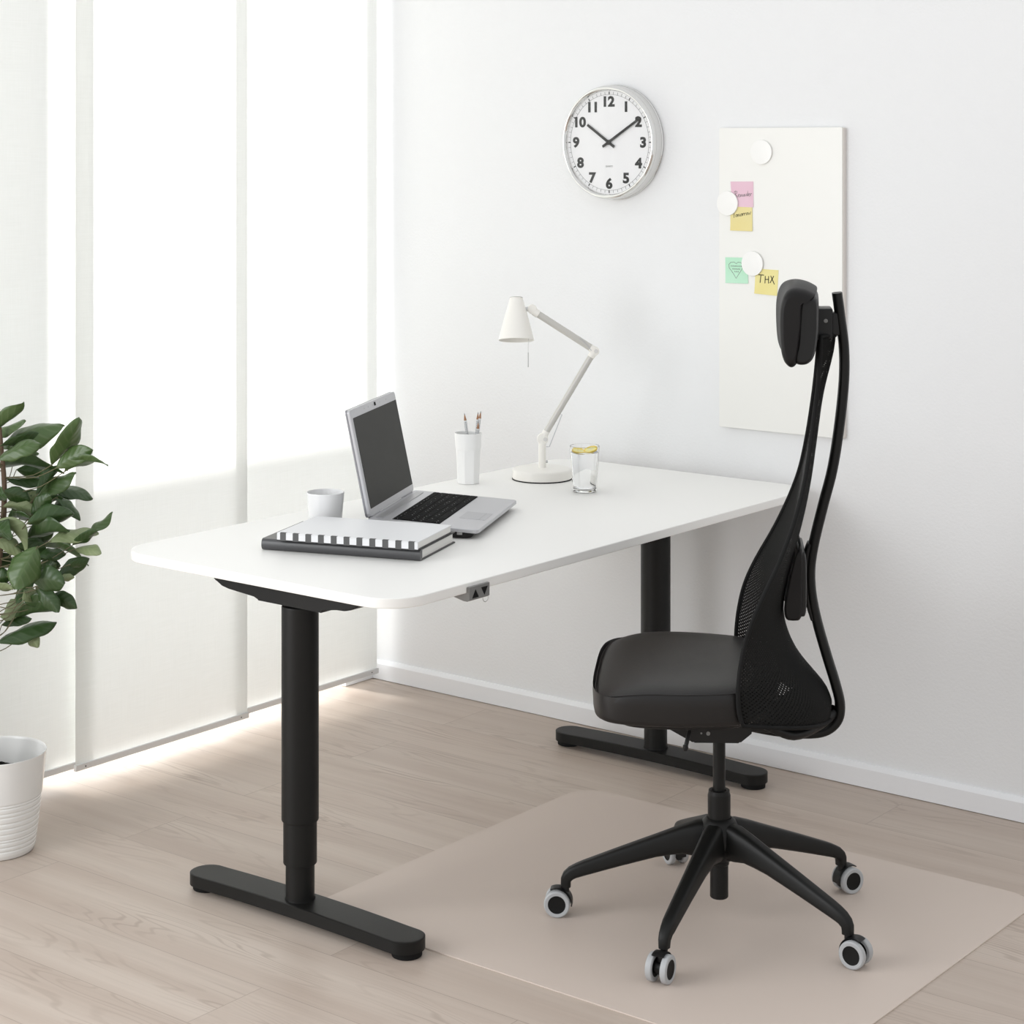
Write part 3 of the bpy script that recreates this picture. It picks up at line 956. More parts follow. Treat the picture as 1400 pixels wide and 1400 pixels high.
# gas lift
bm = bmesh.new(); cyl(bm, (0, 0, 0.25), (0, 0, 0.40), 0.0128, 28)
link_mesh('piston', bm, M_black, chair)
bm = bmesh.new()
lathe(bm, [(0, 0.051), (0.0170, 0.051), (0.0188, 0.053), (0.0188, 0.118), (0.0205, 0.120), (0.0205, 0.19), (0.0235, 0.192), (0.0235, 0.262), (0.0222, 0.266), (0.0215, 0.272), (0.0145, 0.272), (0.0140, 0.258), (0, 0.258)], 40)
link_mesh('gas_lift', bm, M_black, chair)

# five-star base: one casting
ANG = [-147.23, -77.16, -5.64, 67.17, 138.64]
bm = bmesh.new()
lathe(bm, [(0.0245, 0.130), (0.034, 0.134), (0.042, 0.146), (0.044, 0.168), (0.041, 0.194), (0.034, 0.210), (0.026, 0.216), (0.0240, 0.214)], 40)
def arm_sec(r):
    """top z, bottom z, half width"""
    return lerp_tab([(0.0, 0.213, 0.134, 0.026), (0.045, 0.208, 0.136, 0.0255), (0.075, 0.198, 0.140, 0.0225), (0.12, 0.180, 0.134, 0.020), (0.20, 0.149, 0.111, 0.0175), (0.28, 0.117, 0.0865, 0.0155), (0.300, 0.108, 0.080, 0.015)], r)
for a in ANG:
    d = R(a) - TH; b2 = bmesh.new(); rings = []
    sec = []
    for r in [0.015, 0.03, 0.045, 0.06, 0.075, 0.10, 0.13, 0.17, 0.21, 0.25, 0.28, 0.295]:
        zt, zb, hw = arm_sec(r)
        sec.append((Vector((r, 0, (zt + zb) / 2)), Vector((0.0, 0, 1)), (zt - zb) / 2, hw))
    # elbow turning down to the castor socket
    for k, (r, z, tx, tz, hh) in enumerate([(0.305, 0.0905, 0.42, 0.90, 0.0128), (0.3125, 0.0835, 0.75, 0.66, 0.0120), (0.316, 0.077, 0.97, 0.25, 0.0110), (0.3165, 0.069, 1, 0, 0.0105), (0.3165, 0.062, 1, 0, 0.0105)]):
        sec.append((Vector((r, 0, z)), Vector((tx, 0, tz)).normalized(), hh, 0.0135 - 0.0006 * k))
    NSg = 16
    for P, up, hh, hw in sec:
        ring = []
        for j in range(NSg):
            q = 2 * PI * (j + 0.5) / NSg
            c = math.copysign(abs(math.cos(q)) ** 0.6, math.cos(q)); s_ = math.copysign(abs(math.sin(q)) ** 0.6, math.sin(q))
            w_ = hw * (1.0 if s_ < 0 else 0.86)
            ring.append(b2.verts.new(P + up * (hh * s_) + Vector((0, 1, 0)) * (w_ * c)))
        rings.append(ring)
    for p, q in zip(rings, rings[1:]):
        for i in range(NSg):
            j = (i + 1) % NSg; b2.faces.new((p[i], p[j], q[j], q[i]))
    b2.faces.new(rings[0][::-1]); b2.faces.new(rings[-1])
    merge(bm, b2, Matrix.Rotation(d, 4, 'Z'))
link_mesh('star_base', bm, M_black, chair, angle=50)

RT = Vector((0.786, 0.618, 0)); FW = Vector((-0.618, 0.786, 0))
TRAIL = [-RT + FW * 0.12, -(FW * 0.84 + RT * 0.45), RT * 0.80 - FW * 0.60, RT * 0.88 + FW * 0.45, FW * 0.93 - RT * 0.35]
for a, tr in zip(ANG, TRAIL):
    d = R(a) - TH; tr = tr.normalized(); td = math.atan2(tr.y, tr.x) - TH
    stem = Vector((0.3165 * math.cos(d), 0.3165 * math.sin(d), 0))
    M = Matrix.Translation(stem) @ Matrix.Rotation(td, 4, 'Z')
    TR = 0.017; WR = 0.0272; WZ = 0.0028 + WR
    # housing: stem, hood
    bm = bmesh.new(); b2 = bmesh.new()
    cyl(b2, (0, 0, 0.045), (0, 0, 0.0625), 0.0072, 18, 0.001)
    box(b2, (-0.008, -0.0068, 0.016), (TR + 0.004, 0.0068, 0.052), 0.004)
    cyl(b2, (TR, -0.0085, WZ), (TR, 0.0085, WZ), 0.012, 20)
    hood = [(TR + 0.0300 * math.cos(R(q)), 0, WZ + 0.0300 * math.sin(R(q))) for q in range(62, 196, 8)]
    sweep(b2, hood, 0.0014, 0.013, seg=10, ref=(0, 1, 0), power=0.5)
    merge(bm, b2, M)
    c = link_mesh('castor', bm, M_blackp, chair)
    for sd_ in (-1, 1):
        bm = bmesh.new(); b2 = bmesh.new()
        prof = [(0.0185, -0.0062), (0.0245, -0.0068), (0.0268, -0.0052), (WR, -0.002), (WR, 0.002), (0.0268, 0.0052), (0.0245, 0.0068), (0.0185, 0.0062), (0.0185, -0.0062)]
        Mw = M @ Matrix.Translation((TR, sd_ * 0.0152, WZ)) @ Matrix.Rotation(PI / 2, 4, 'X')
        lathe(bm, prof, 36, Mw)
        link_mesh('tyre', bm, M_tyre, c)
        bm = bmesh.new()
        lathe(bm, [(0, -0.0050), (0.015, -0.0052), (0.0186, -0.006), (0.0186, 0.006), (0.015, 0.0052), (0, 0.0050)], 36, Mw)
        link_mesh('wheel_disc', bm, M_wheel, c)

ZD = 0.7362          # desk surface
# ================================================================== laptop
lap = thing('laptop', 'open silver laptop with a black keyboard standing on the desk', 'laptop', (-0.1181, -1.006, ZD), R(25))
# local: +x from hinge to front edge, +y to the far side
def slope(bm):
    for v in bm.verts:
        v.co.z += 0.035 - 0.055 * v.co.x if v.co.z > -0.5 else 0
    return bm


bm = bmesh.new(); b2 = bmesh.new()
prism(b2, rrect(0.0, -0.1915, 0.254, 0.1915, 0.012, 6), -0.0085, 0.0, 0.0018); merge(bm, slope(b2))
deck = link_mesh('palm_deck', bm, M_silver, lap)
bm = bmesh.new(); b2 = bmesh.new()
prism(b2, rrect(0.006, -0.186, 0.245, 0.186, 0.010, 6), -0.0300, -0.0085, 0.0)
slope(b2)
for v in b2.verts:
    top = 0.035 - 0.055 * v.co.x - 0.0086
    if v.co.z < top - 0.003:
        v.co.z = 0.002
        v.co.x = 0.006 + (v.co.x - 0.006) * 0.955; v.co.y *= 0.99
merge(bm, b2)
under = link_mesh('underside', bm, M_blackp, lap)
bm = bmesh.new(); box(bm, (0.205, -0.1872, 0.0085), (0.217, -0.1842, 0.0145), 0.0005)
link_mesh('side_port', bm, M_steel, under)
for fx in (0.03, 0.215):
    for fy in (-0.15, 0.15):
        bm = bmesh.new(); cyl(bm, (fx, fy, 0), (fx, fy, 0.003), 0.006, 14)
        link_mesh('rubber_foot', bm, M_rubber, under)
bm = bmesh.new(); b2 = bmesh.new(); box(b2, (0.051, -0.166, 0.00005), (0.160, 0.181, 0.0007)); slope(b2); merge(bm, b2)
kb = link_mesh('keyboard', bm, M_key, lap)
rows = 6; ch = (0.160 - 0.053) / rows
for r in range(rows):
    x0 = 0.053 + r * ch; y = -0.164
    widths = [0.0172] * 20
    if r == 5:
        widths = [0.0172] * 3 + [0.086] + [0.0172] * 12
    if r == 1: widths = [0.0172] * 13 + [0.0344] + [0.0172] * 5
    if r == 3: widths = [0.0258] + [0.0172] * 11 + [0.043] + [0.0172] * 4 + [0.0172]
    h = ch if r else ch * 0.75
    for w_ in widths:
        if y + w_ > 0.1815: break
        bm = bmesh.new(); b2 = bmesh.new()
        box(b2, (x0 + 0.0006, y + 0.0006, 0.0006), (x0 + h - 0.0008, y + w_ - 0.0008, 0.0018), 0.0005, 1)
        slope(b2); merge(bm, b2); link_mesh('key', bm, M_key, kb, smooth=False)
        y += w_
bm = bmesh.new(); b2 = bmesh.new(); random.seed(3)
for r in range(rows):
    x0 = 0.053 + r * ch
    for k in range(19):
        if random.random() < 0.6 and not (r == 5 and 3 <= k < 8):
            yy = -0.164 + 0.0172 * k + 0.004; xx = x0 + ch * random.uniform(0.3, 0.5)
            box(b2, (xx, yy, 0.00175), (xx + random.uniform(0.0012, 0.0028), yy + random.uniform(0.001, 0.002), 0.00192))
slope(b2); merge(bm, b2); kl = link_mesh('key_legends', bm, mat('grey_white_legend', (0.42, 0.42, 0.42), 0.6), kb, smooth=False); kl['kind'] = 'stuff'
bm = bmesh.new(); b2 = bmesh.new()
prism(b2, rrect(0.1816, -0.081, 0.2414, -0.001, 0.003, 4), 0.0, 0.0005); slope(b2); merge(bm, b2)
tp = link_mesh('touchpad', bm, mat('silver_touchpad', (0.46, 0.46, 0.48), 0.4, metal=0.6), lap, smooth=False)
bm = bmesh.new(); b2 = bmesh.new(); box(b2, (0.2268, -0.079, 0.0004), (0.2276, -0.003, 0.0007)); slope(b2); merge(bm, b2)
link_mesh('button_split', bm, M_silverd, tp, smooth=False)
bm = bmesh.new(); b2 = bmesh.new(); box(b2, (0.012, -0.165, 0.0001), (0.030, 0.165, 0.0012), 0.0006); slope(b2); merge(bm, b2)
link_mesh('speaker_strip', bm, mat('silver_strip', (0.42, 0.42, 0.43), 0.35, metal=0.7), lap)
tilt = 0.205
Ms = Matrix.Translation((0.004, 0, 0.0365)) @ Matrix.Rotation(-tilt, 4, 'Y')       # screen frame: z up the lid, x out of the glass
bm = bmesh.new(); b2 = bmesh.new()
Mp = Matrix(((0, 0, 1, 0), (1, 0, 0, 0), (0, 1, 0, 0), (0, 0, 0, 1)))              # outline (y, z) extruded along x
prism(b2, rrect(-0.1755, 0.0, 0.1755, 0.2415, 0.008, 6), -0.0095, 0.0, 0.0025, Mp); merge(bm, b2, Ms)
lid = link_mesh('screen_lid', bm, M_silver, lap)
bm = bmesh.new(); b2 = bmesh.new(); prism(b2, rrect(-0.1765, -0.001, 0.1765, 0.2425, 0.009, 6), -0.0125, -0.0075, 0.0015, Mp); merge(bm, b2, Ms)
link_mesh('lid_back', bm, M_silverd, lid)
bm = bmesh.new(); b2 = bmesh.new(); prism(b2, rrect(-0.164, 0.0165, 0.170, 0.2215, 0.001, 2), -0.0005, 0.0007, 0, Mp); merge(bm, b2, Ms)
link_mesh('display', bm, M_screen, lid, smooth=False)
bm = bmesh.new(); b2 = bmesh.new(); box(b2, (0, 0.003, 0.2285), (0.0009, 0.0125, 0.2365)); merge(bm, b2, Ms)
link_mesh('webcam', bm, M_key, lid, smooth=False)
for yy in (-0.075, -0.045, -0.012, 0.045, 0.095):
    bm = bmesh.new(); b2 = bmesh.new(); box(b2, (0, yy, 0.231), (0.0006, yy + 0.0016, 0.2326))
    merge(bm, b2, Ms); link_mesh('microphone_hole', bm, M_silverd, lid, smooth=False)
for yy in (-0.13, 0.13):
    bm = bmesh.new(); cyl(bm, (-0.002, yy - 0.03, 0.0345), (-0.002, yy + 0.03, 0.0345), 0.0058, 18, 0.001)
    link_mesh('hinge', bm, M_silverd, lap)
# power adapter jack seen under the near side is the side_port

# ================================================================== books
bk_a = math.atan2(0.119, 0.344)
book = thing('binder_book', 'thick black hardback book lying under the striped white notebook', 'book', (-0.103, -1.441, ZD), bk_a)
LB, DB, TB = 0.364, 0.207, 0.0245
bm = bmesh.new()
box(bm, (0, 0.012, 0.0), (LB, DB, 0.0026), 0.0006)
link_mesh('back_cover', bm, M_bookblk, book)
bm = bmesh.new(); box(bm, (0, 0.012, TB - 0.0026), (LB, DB, TB), 0.0006)
link_mesh('front_cover', bm, M_bookblk, book)
bm = bmesh.new(); b2 = bmesh.new()
prof = []
for k in range(13):
    a = -PI / 2 + PI * k / 12
    prof.append((0.012 - 0.012 * math.cos(a) ** 0.6 if math.cos(a) > 0 else 0.012, TB / 2 + TB / 2 * math.sin(a)))
prof += [(0.0135, TB - 0.0002), (0.0135, 0.0002)]
f0 = [b2.verts.new((0, p[0], p[1])) for p in prof]; f1 = [b2.verts.new((LB, p[0], p[1])) for p in prof]
b2.faces.new(f0); b2.faces.new(f1[::-1])
for i in range(len(prof)):
    j = (i + 1) % len(prof); b2.faces.new((f0[i], f0[j], f1[j], f1[i]))
merge(bm, b2); link_mesh('spine', bm, M_booksp, book)
bm = bmesh.new(); box(bm, (0.003, 0.0136, 0.0027), (LB - 0.004, DB - 0.006, TB - 0.0027))
link_mesh('pages', bm, M_paper, book, smooth=False)

nb = thing('notebook', 'white notebook with a black striped spine edge on top of the black book', 'notebook', (-0.060, -1.437, ZD + TB + 0.0003), bk_a)
LN, DN, TN = 0.321, 0.198, 0.0172
bm = bmesh.new(); box(bm, (0, 0.0, TN - 0.0022), (LN, DN, TN), 0.0006)
link_mesh('front_cover', bm, M_notew, nb)
bm = bmesh.new(); box(bm, (0, 0.0, 0), (LN, DN, 0.0022), 0.0006)
link_mesh('back_cover', bm, M_bookblk, nb)
bm = bmesh.new(); box(bm, (0, 0.0, 0.0022), (LN, 0.0035, TN - 0.0022))
sp_ = link_mesh('spine', bm, M_notew, nb, smooth=False)
bm = bmesh.new(); box(bm, (0.001, 0.0036, 0.0023), (LN - 0.002, DN - 0.002, TN - 0.0023))
link_mesh('pages', bm, M_paper, nb, smooth=False)
pitch = LN / 10.95
for k in range(11):
    x0 = 0.0075 + k * pitch
    bm = bmesh.new()
    box(bm, (x0, -0.0005, 0.0003), (x0 + 0.0132, 0.0002, TN + 0.0003))
    box(bm, (x0, -0.0005, TN - 0.0001), (x0 + 0.0132, 0.0065, TN + 0.0003))
    link_mesh('stripe', bm, M_stripe, sp_, smooth=False)

# ================================================================== small white cup
cup = thing('cup', 'small white handleless cup behind the notebook and beside the laptop', 'cup', (-0.1505, -1.193, ZD))
bm = bmesh.new()
lathe(bm, [(0, 0.0), (0.033, 0.0), (0.0352, 0.0018), (0.0425, 0.083), (0.0422, 0.0846), (0.0412, 0.0850), (0.0402, 0.0840), (0.0335, 0.008), (0.031, 0.0055), (0, 0.005)], 56)
link_mesh('cup_body', bm, M_ceramic, cup)

# ================================================================== pencil tumbler and pencils
tum = thing('pencil_cup', 'tall white faceted plastic tumbler holding pencils by the wall', 'cup', (-0.288, -0.521, ZD))
bm = bmesh.new(); b2 = bmesh.new()
SEG = 64
def oct_r(r, k, amt):
    a = 2 * PI * k / SEG + R(12)
    q = (a + PI / 8) % (PI / 4) - PI / 8
    ro = r * math.cos(PI / 8) / math.cos(q) * 1.035
    return a, r * (1 - amt) + ro * amt
prof = [(0.0262, 0.0, 1, 0), (0.0280, 0.0015, 1, 0), (0.0290, 0.030, 1, 0), (0.0312, 0.075, 1, 0), (0.0318, 0.085, 0.8, 0), (0.0324, 0.0885, 0.15, 0), (0.0328, 0.094, 0, 0), (0.0345, 0.127, 0, 0), (0.0346, 0.1288, 0, 0), (0.0340, 0.1292, 0, 0),
        (0.0331, 0.1280, 0, 0), (0.0312, 0.09, 0, 0), (0.0262, 0.006, 0, 0), (0.02, 0.004, 0, 0)]
rings = []
for r, z, am, _ in prof:
    ring = []
    for k in range(SEG):
        a, rr = oct_r(r, k, am); ring.append(b2.verts.new((rr * math.cos(a), rr * math.sin(a), z)))
    rings.append(ring)
for a, b in zip(rings, rings[1:]):
    for k in range(SEG):
        b2.faces.new((a[k], a[(k + 1) % SEG], b[(k + 1) % SEG], b[k]))
b2.faces.new(rings[0][::-1]); b2.faces.new(rings[-1])
merge(bm, b2); link_mesh('tumbler_body', bm, M_whitepl, tum, angle=12)


def pencil(label, foot, tip):
    """foot, tip: local to the tumbler (x right in view, y away, z up)."""
    f = Vector((-0.288, -0.521, ZD)) + RT * foot[0] + FW * foot[1] + Vector((0, 0, foot[2]))
    t = Vector((-0.288, -0.521, ZD)) + RT * tip[0] + FW * tip[1] + Vector((0, 0, tip[2]))
    d = t - f; L = d.length
    p = thing('pencil', label, 'pencil', f, 0, 'pencils in the tumbler')
    Mr = d.to_track_quat('Z', 'Y').to_matrix().to_4x4()
    rr = 0.0038
    bm = bmesh.new(); b2 = bmesh.new(); lathe(b2, [(0, 0), (rr, 0), (rr, L - 0.019), (0, L - 0.019)], 6); merge(bm, b2, Mr)
    sh = link_mesh('shaft', bm, M_pencil, p, smooth=False)
    bm = bmesh.new(); b2 = bmesh.new(); random.seed(7)
    for q in range(0, 6, 1):
        a = 2 * PI * (q + 0.5) / 6; ra = rr * math.cos(PI / 6)
        for k in range(26):
            z = L - 0.024 - k * 0.0032
            if z < 0.05: break
            c_ = Vector((ra * math.cos(a), ra * math.sin(a), z))
            Mk = Matrix.Translation(c_) @ Matrix.Rotation(a, 4, 'Z') @ Matrix.Rotation(PI / 2, 4, 'Y')
            lathe(b2, [(0, 0.0003), (0.0009, 0.0002), (0.0010, -0.0002)], 8, Mk)
    merge(bm, b2, Mr); link_mesh('grip_dots', bm, M_grip, sh, smooth=False)
    bm = bmesh.new(); b2 = bmesh.new(); lathe(b2, [(rr * 1.0, L - 0.0191), (rr * 0.95, L - 0.0185), (0.0011, L - 0.005), (0, L - 0.005)], 18); merge(bm, b2, Mr)
    link_mesh('wood_cone', bm, M_wood, p)
    bm = bmesh.new(); b2 = bmesh.new(); lathe(b2, [(0.0011, L - 0.0051), (0.0002, L), (0, L)], 12); merge(bm, b2, Mr)
    link_mesh('lead', bm, M_lead, p)


pencil('pencil leaning left on its own in the white tumbler', (0.012, 0.006, 0.0055), (-0.0095, -0.012, 0.181))
pencil('tallest pencil in the tumbler, rightmost of the cluster of three', (0.006, 0.004, 0.0055), (0.0325, 0.004, 0.184))
pencil('middle-height pencil in the tumbler, leftmost of the cluster of three', (0.012, -0.010, 0.0055), (0.0253, 0.013, 0.180))
pencil('shortest pencil in the tumbler, its tip below the two beside it', (0.017, 0.012, 0.0055), (0.0262, -0.014, 0.160))

# ================================================================== desk lamp
lamp = thing('desk_lamp', 'cream white jointed desk lamp on a round base near the wall', 'lamp', (-0.180, -0.351, ZD), 0.6660)
# local: +x right in view, +y away, z up
bm = bmesh.new(); lathe(bm, [(0, 0.0022), (0.0765, 0.0022), (0.0775, 0.004), (0.0768, 0.0215), (0.0755, 0.0250), (0.072, 0.0272), (0.045, 0.0292), (0, 0.0298)], 72)
lb = link_mesh('base', bm, M_lampw, lamp)
bm = bmesh.new(); cyl(bm, (0, 0, 0), (0, 0, 0.0026), 0.0778, 64)
link_mesh('base_pad', bm, M_rubber, lb)
bm = bmesh.new(); cyl(bm, (0.0005, 0, 0.028), (0.0005, 0, 0.098), 0.0098, 28, 0.0015)
st = link_mesh('stem', bm, M_lampw, lamp)
bm = bmesh.new(); cyl(bm, (0.009, 0, 0.0445), (0.0148, 0, 0.0445), 0.0036, 16, 0.0006)
link_mesh('stem_screw', bm, M_steel, st)
bm = bmesh.new()
cyl(bm, (0.0015, -0.0085, 0.1035), (0.0015, 0.0085, 0.1035), 0.0145, 32, 0.002)
sweep(bm, [(0.0045, 0, 0.108), (0.0115, 0, 0.1235)], 0.0092, seg=20)
k1 = link_mesh('lower_joint', bm, M_lampw, lamp)
bm = bmesh.new(); cyl(bm, (0.0085, -0.0098, 0.1030), (0.0085, -0.0084, 0.1030), 0.0055, 20, 0.0005)
link_mesh('joint_disc', bm, M_joint, k1)
bm = bmesh.new(); cyl(bm, (0.0095, 0, 0.1190), (0.1268, 0, 0.3165), 0.0083, 28, 0.001)
link_mesh('lower_arm', bm, M_lampg, lamp)
bm = bmesh.new()
cyl(bm, (0.1360, -0.0085, 0.3305), (0.1360, 0.0085, 0.3305), 0.0118, 32, 0.002)
sweep(bm, [(0.1265, 0, 0.3150), (0.1345, 0, 0.3285)], 0.0096, seg=20)
sweep(bm, [(0.1370, 0, 0.3310), (0.1245, 0, 0.3395)], 0.0098, seg=20)
k2 = link_mesh('elbow_joint', bm, M_lampw, lamp)
bm = bmesh.new(); cyl(bm, (0.1395, -0.0098, 0.3310), (0.1395, -0.0084, 0.3310), 0.0055, 20, 0.0005)
link_mesh('joint_disc', bm, M_joint, k2)
bm = bmesh.new(); cyl(bm, (0.1300, 0, 0.3365), (-0.0130, 0, 0.4280), 0.0090, 28, 0.001)
link_mesh('upper_arm', bm, M_lampg, lamp)
bm = bmesh.new()
sweep(bm, [(-0.0095, 0, 0.4255), (-0.022, 0, 0.4335)], 0.0104, seg=20)
cyl(bm, (-0.0255, -0.0080, 0.4390), (-0.0255, 0.0080, 0.4390), 0.0122, 28, 0.002)
link_mesh('head_joint', bm, M_lampw, lamp)
bm = bmesh.new(); sweep(bm, [(-0.030, 0, 0.440), (-0.046, 0, 0.438)], 0.006, seg=16)
link_mesh('swivel_pin', bm, M_steel, lamp)
Mh = Matrix.Translation((-0.0668, 0.0, 0.4690)) @ Matrix.Rotation(R(-13), 4, 'X')
bm = bmesh.new(); b2 = bmesh.new()
lathe(b2, [(0, 0.0), (0.0145, 0.0), (0.0168, -0.0012), (0.0180, -0.006), (0.0235, -0.026), (0.0320, -0.055), (0.0395, -0.084), (0.0455, -0.1075), (0.0462, -0.1105), (0.0455, -0.1112), (0.0445, -0.1100),
           (0.0385, -0.084), (0.0310, -0.055), (0.0225, -0.026), (0.0165, -0.007), (0, -0.004)], 56)
merge(bm, b2, Mh); shd = link_mesh('shade', bm, M_lampw, lamp)
bm = bmesh.new(); b2 = bmesh.new(); lathe(b2, [(0.0135, 0.0), (0.0165, -0.0004), (0.0165, 0.0006), (0.0135, 0.0008), (0.0135, 0.0)], 40); merge(bm, b2, Mh)
link_mesh('cap_ring', bm, M_lampg, shd)
bm = bmesh.new(); b2 = bmesh.new()
lathe(b2, [(0, -0.004), (0.0135, -0.004), (0.0135, -0.040), (0.013, -0.045), (0.019, -0.058), (0.0215, -0.070), (0.0185, -0.084), (0.009, -0.092), (0, -0.0935)], 32); merge(bm, b2, Mh)
link_mesh('bulb', bm, M_ceramic, shd)
bm = bmesh.new(); sweep(bm, [(-0.0355, -0.018, 0.365), (-0.0362, -0.018, 0.345), (-0.0364, -0.018, 0.327)], 0.0006, seg=8, ref=(1, 0, 0))
pc = link_mesh('pull_cord', bm, M_steel, lamp)
bm = bmesh.new(); cyl(bm, (-0.0364, -0.018, 0.2905), (-0.0364, -0.018, 0.3286), 0.0016, 14, 0.0006)
link_mesh('pull_handle', bm, M_steel, pc)
bm = bmesh.new(); sweep(bm, [(0.0105, -0.004, 0.0835), (0.0188, -0.004, 0.0835), (0.0515, -0.004, 0.1665), (0.043, -0.004, 0.1690)], 0.0011, seg=10, ref=(0, 1, 0))
link_mesh('tension_rod', bm, M_rod, lamp)
bm = bmesh.new(); sweep(bm, [(0.1275, -0.0092, 0.3325), (0.1150, -0.0098, 0.3485), (0.1030, -0.0092, 0.3625), (0.0960, -0.0090, 0.3635)], 0.0008, seg=10, ref=(0, 1, 0))
link_mesh('tension_rod', bm, M_rod, lamp)

# ================================================================== glass of water with lemon
gl = thing('water_glass', 'clear straight glass of water in front of the lamp base', 'glass', (0.019, -0.437, ZD))
bm = bmesh.new()
lathe(bm, [(0, 0.0004), (0.0265, 0.0004), (0.0292, 0.0025), (0.0300, 0.0065), (0.0374, 0.1125), (0.0372, 0.1140), (0.0364, 0.1145), (0.0357, 0.1138), (0.0284, 0.0105), (0.0262, 0.0085), (0, 0.0085)], 64)
link_mesh('tumbler', bm, M_glass, gl)
wat = thing('water', 'clear water filling the glass nearly to the brim', 'water', (0.019, -0.437, ZD))
bm = bmesh.new()
lathe(bm, [(0, 0.0086), (0.0261, 0.0086), (0.0283, 0.0106), (0.0346, 0.0985), (0.0344, 0.0990), (0, 0.0988)], 64)
link_mesh('water_body', bm, M_water, wat)


def lemon(label, pos, rx, ry):
    t = thing('lemon_slice', label, 'lemon slice', Vector((0.019, -0.437, ZD)) + RT * pos[0] + FW * pos[1] + Vector((0, 0, pos[2])), 0, 'lemon slices in the glass')
    Mr = Matrix.Rotation(0.666, 4, 'Z') @ Matrix.Rotation(R(rx), 4, 'X') @ Matrix.Rotation(R(ry), 4, 'Y')
    bm = bmesh.new(); b2 = bmesh.new()
    lathe(b2, [(0.0150, -0.0022), (0.0172, -0.0022), (0.0180, 0), (0.0172, 0.0022), (0.0150, 0.0022), (0.0150, -0.0022)], 36); merge(bm, b2, Mr)
    link_mesh('rind', bm, M_lemon, t)
    bm = bmesh.new(); b2 = bmesh.new(); lathe(b2, [(0, -0.0013), (0.0153, -0.0013), (0.0153, 0.0013), (0, 0.0013)], 36); merge(bm, b2, Mr)
    fl = link_mesh('flesh', bm, M_lemonf, t)
    bm = bmesh.new(); b2 = bmesh.new()
    for k in range(9):
        b3 = bmesh.new(); box(b3, (0.001, -0.0003, -0.0015), (0.0150, 0.0003, 0.0015)); merge(b2, b3, Matrix.Rotation(2 * PI * k / 9, 4, 'Z'))
    merge(bm, b2, Mr); link_mesh('membrane', bm, M_paper, fl, smooth=False)


lemon('lemon slice floating at the left side of the glass', (-0.0150, 0.000, 0.1010), 9, 8)
lemon('lemon slice tilted up at the right side of the glass', (0.0150, 0.002, 0.1040), 14, -16)

# ================================================================== wall clock
clk = thing('wall_clock', 'round chrome wall clock with black numerals and hands at ten past ten', 'clock', (-0.1935, 0.0, 1.6075))
Mc = Matrix.Rotation(PI / 2, 4, 'X')           # lathe axis -> -y
bm = bmesh.new(); b2 = bmesh.new()
lathe(b2, [(0, 0.0005), (0.1560, 0.0005), (0.1575, 0.002), (0.1575, 0.004), (0.1550, 0.006), (0.1545, 0.026), (0.1530, 0.029)], 128); merge(bm, b2, Mc)
link_mesh('housing', bm, M_chrome, clk, angle=50)
bm = bmesh.new(); b2 = bmesh.new()
lathe(b2, [(0.1530, 0.0288), (0.1548, 0.0305), (0.1552, 0.034), (0.1542, 0.0385), (0.1518, 0.0425), (0.1490, 0.0445), (0.1458, 0.0440), (0.1432, 0.0415), (0.1415, 0.0380), (0.1407, 0.0345), (0.1405, 0.0300)], 128); merge(bm, b2, Mc)
link_mesh('bezel', bm, M_chrome, clk, angle=50)
bm = bmesh.new(); b2 = bmesh.new(); lathe(b2, [(0, 0.0318), (0.1407, 0.0318)], 96); merge(bm, b2, Mc)
dial = link_mesh('dial', bm, M_dial, clk, smooth=False)
for h in range(1, 13):
    a = R(30 * h); rr = 0.1115; bm = bmesh.new()
    text_mesh(bm, str(h), 0.0372, rr * math.sin(a), rr * math.cos(a), -0.0322, 0.0002, 0.0017, 1.15)
    link_mesh('numeral', bm, M_ink, dial, smooth=False)
bm = bmesh.new(); text_mesh(bm, 'QUARTZ', 0.0062, 0.0, -0.0655, -0.0322, 0.0001, 0.0, 1.0)
link_mesh('dial_text', bm, M_inkg, dial, smooth=False)
bm = bmesh.new()
for k in range(60):
    a = R(6 * k); b3 = bmesh.new()
    if k % 5 == 0:
        box(b3, (-0.0014, -0.0324, 0.1305), (0.0014, -0.0317, 0.1380))
    else:
        box(b3, (-0.0003, -0.0324, 0.1307), (0.0003, -0.0317, 0.1378))
    merge(bm, b3, Matrix.Rotation(a, 4, 'Y'))
b3 = bmesh.new(); lathe(b3, [(0.1302, 0.0317), (0.1302, 0.0323), (0.1307, 0.0323), (0.1307, 0.0317)], 120); merge(bm, b3, Mc)
link_mesh('minute_track', bm, M_ink, dial, smooth=False)


def hand(name, ang, l0, l1, w0, w1, y):
    bm = bmesh.new()
    a = [bm.verts.new((x, y, z)) for x, z in ((-w0, -l0), (w0, -l0), (w1, l1), (-w1, l1))]
    b = [bm.verts.new((v.co.x, y - 0.0009, v.co.z)) for v in a]
    bm.faces.new(a[::-1]); bm.faces.new(b)
    for i in range(4):
        bm.faces.new((a[i], a[(i + 1) % 4], b[(i + 1) % 4], b[i]))
    bm.transform(Matrix.Rotation(R(ang), 4, 'Y'))
    return link_mesh(name, bm, M_ink, clk, smooth=False)


hand('hour_hand', 304.0, 0.0225, 0.0860, 0.0038, 0.0034, -0.0345)
hand('minute_hand', 58.0, 0.0225, 0.1230, 0.0036, 0.0032, -0.0362)
bm = bmesh.new(); cyl(bm, (0, -0.032, 0), (0, -0.0375, 0), 0.0068, 24, 0.0006)
link_mesh('hand_hub', bm, M_ink, clk)
bm = bmesh.new(); b2 = bmesh.new(); lathe(b2, [(0, 0.0390), (0.08, 0.0386), (0.1415, 0.0372), (0.1415, 0.0380), (0.08, 0.0394), (0, 0.0398)], 72); merge(bm, b2, Mc)
link_mesh('glass_cover', bm, M_pane, clk)

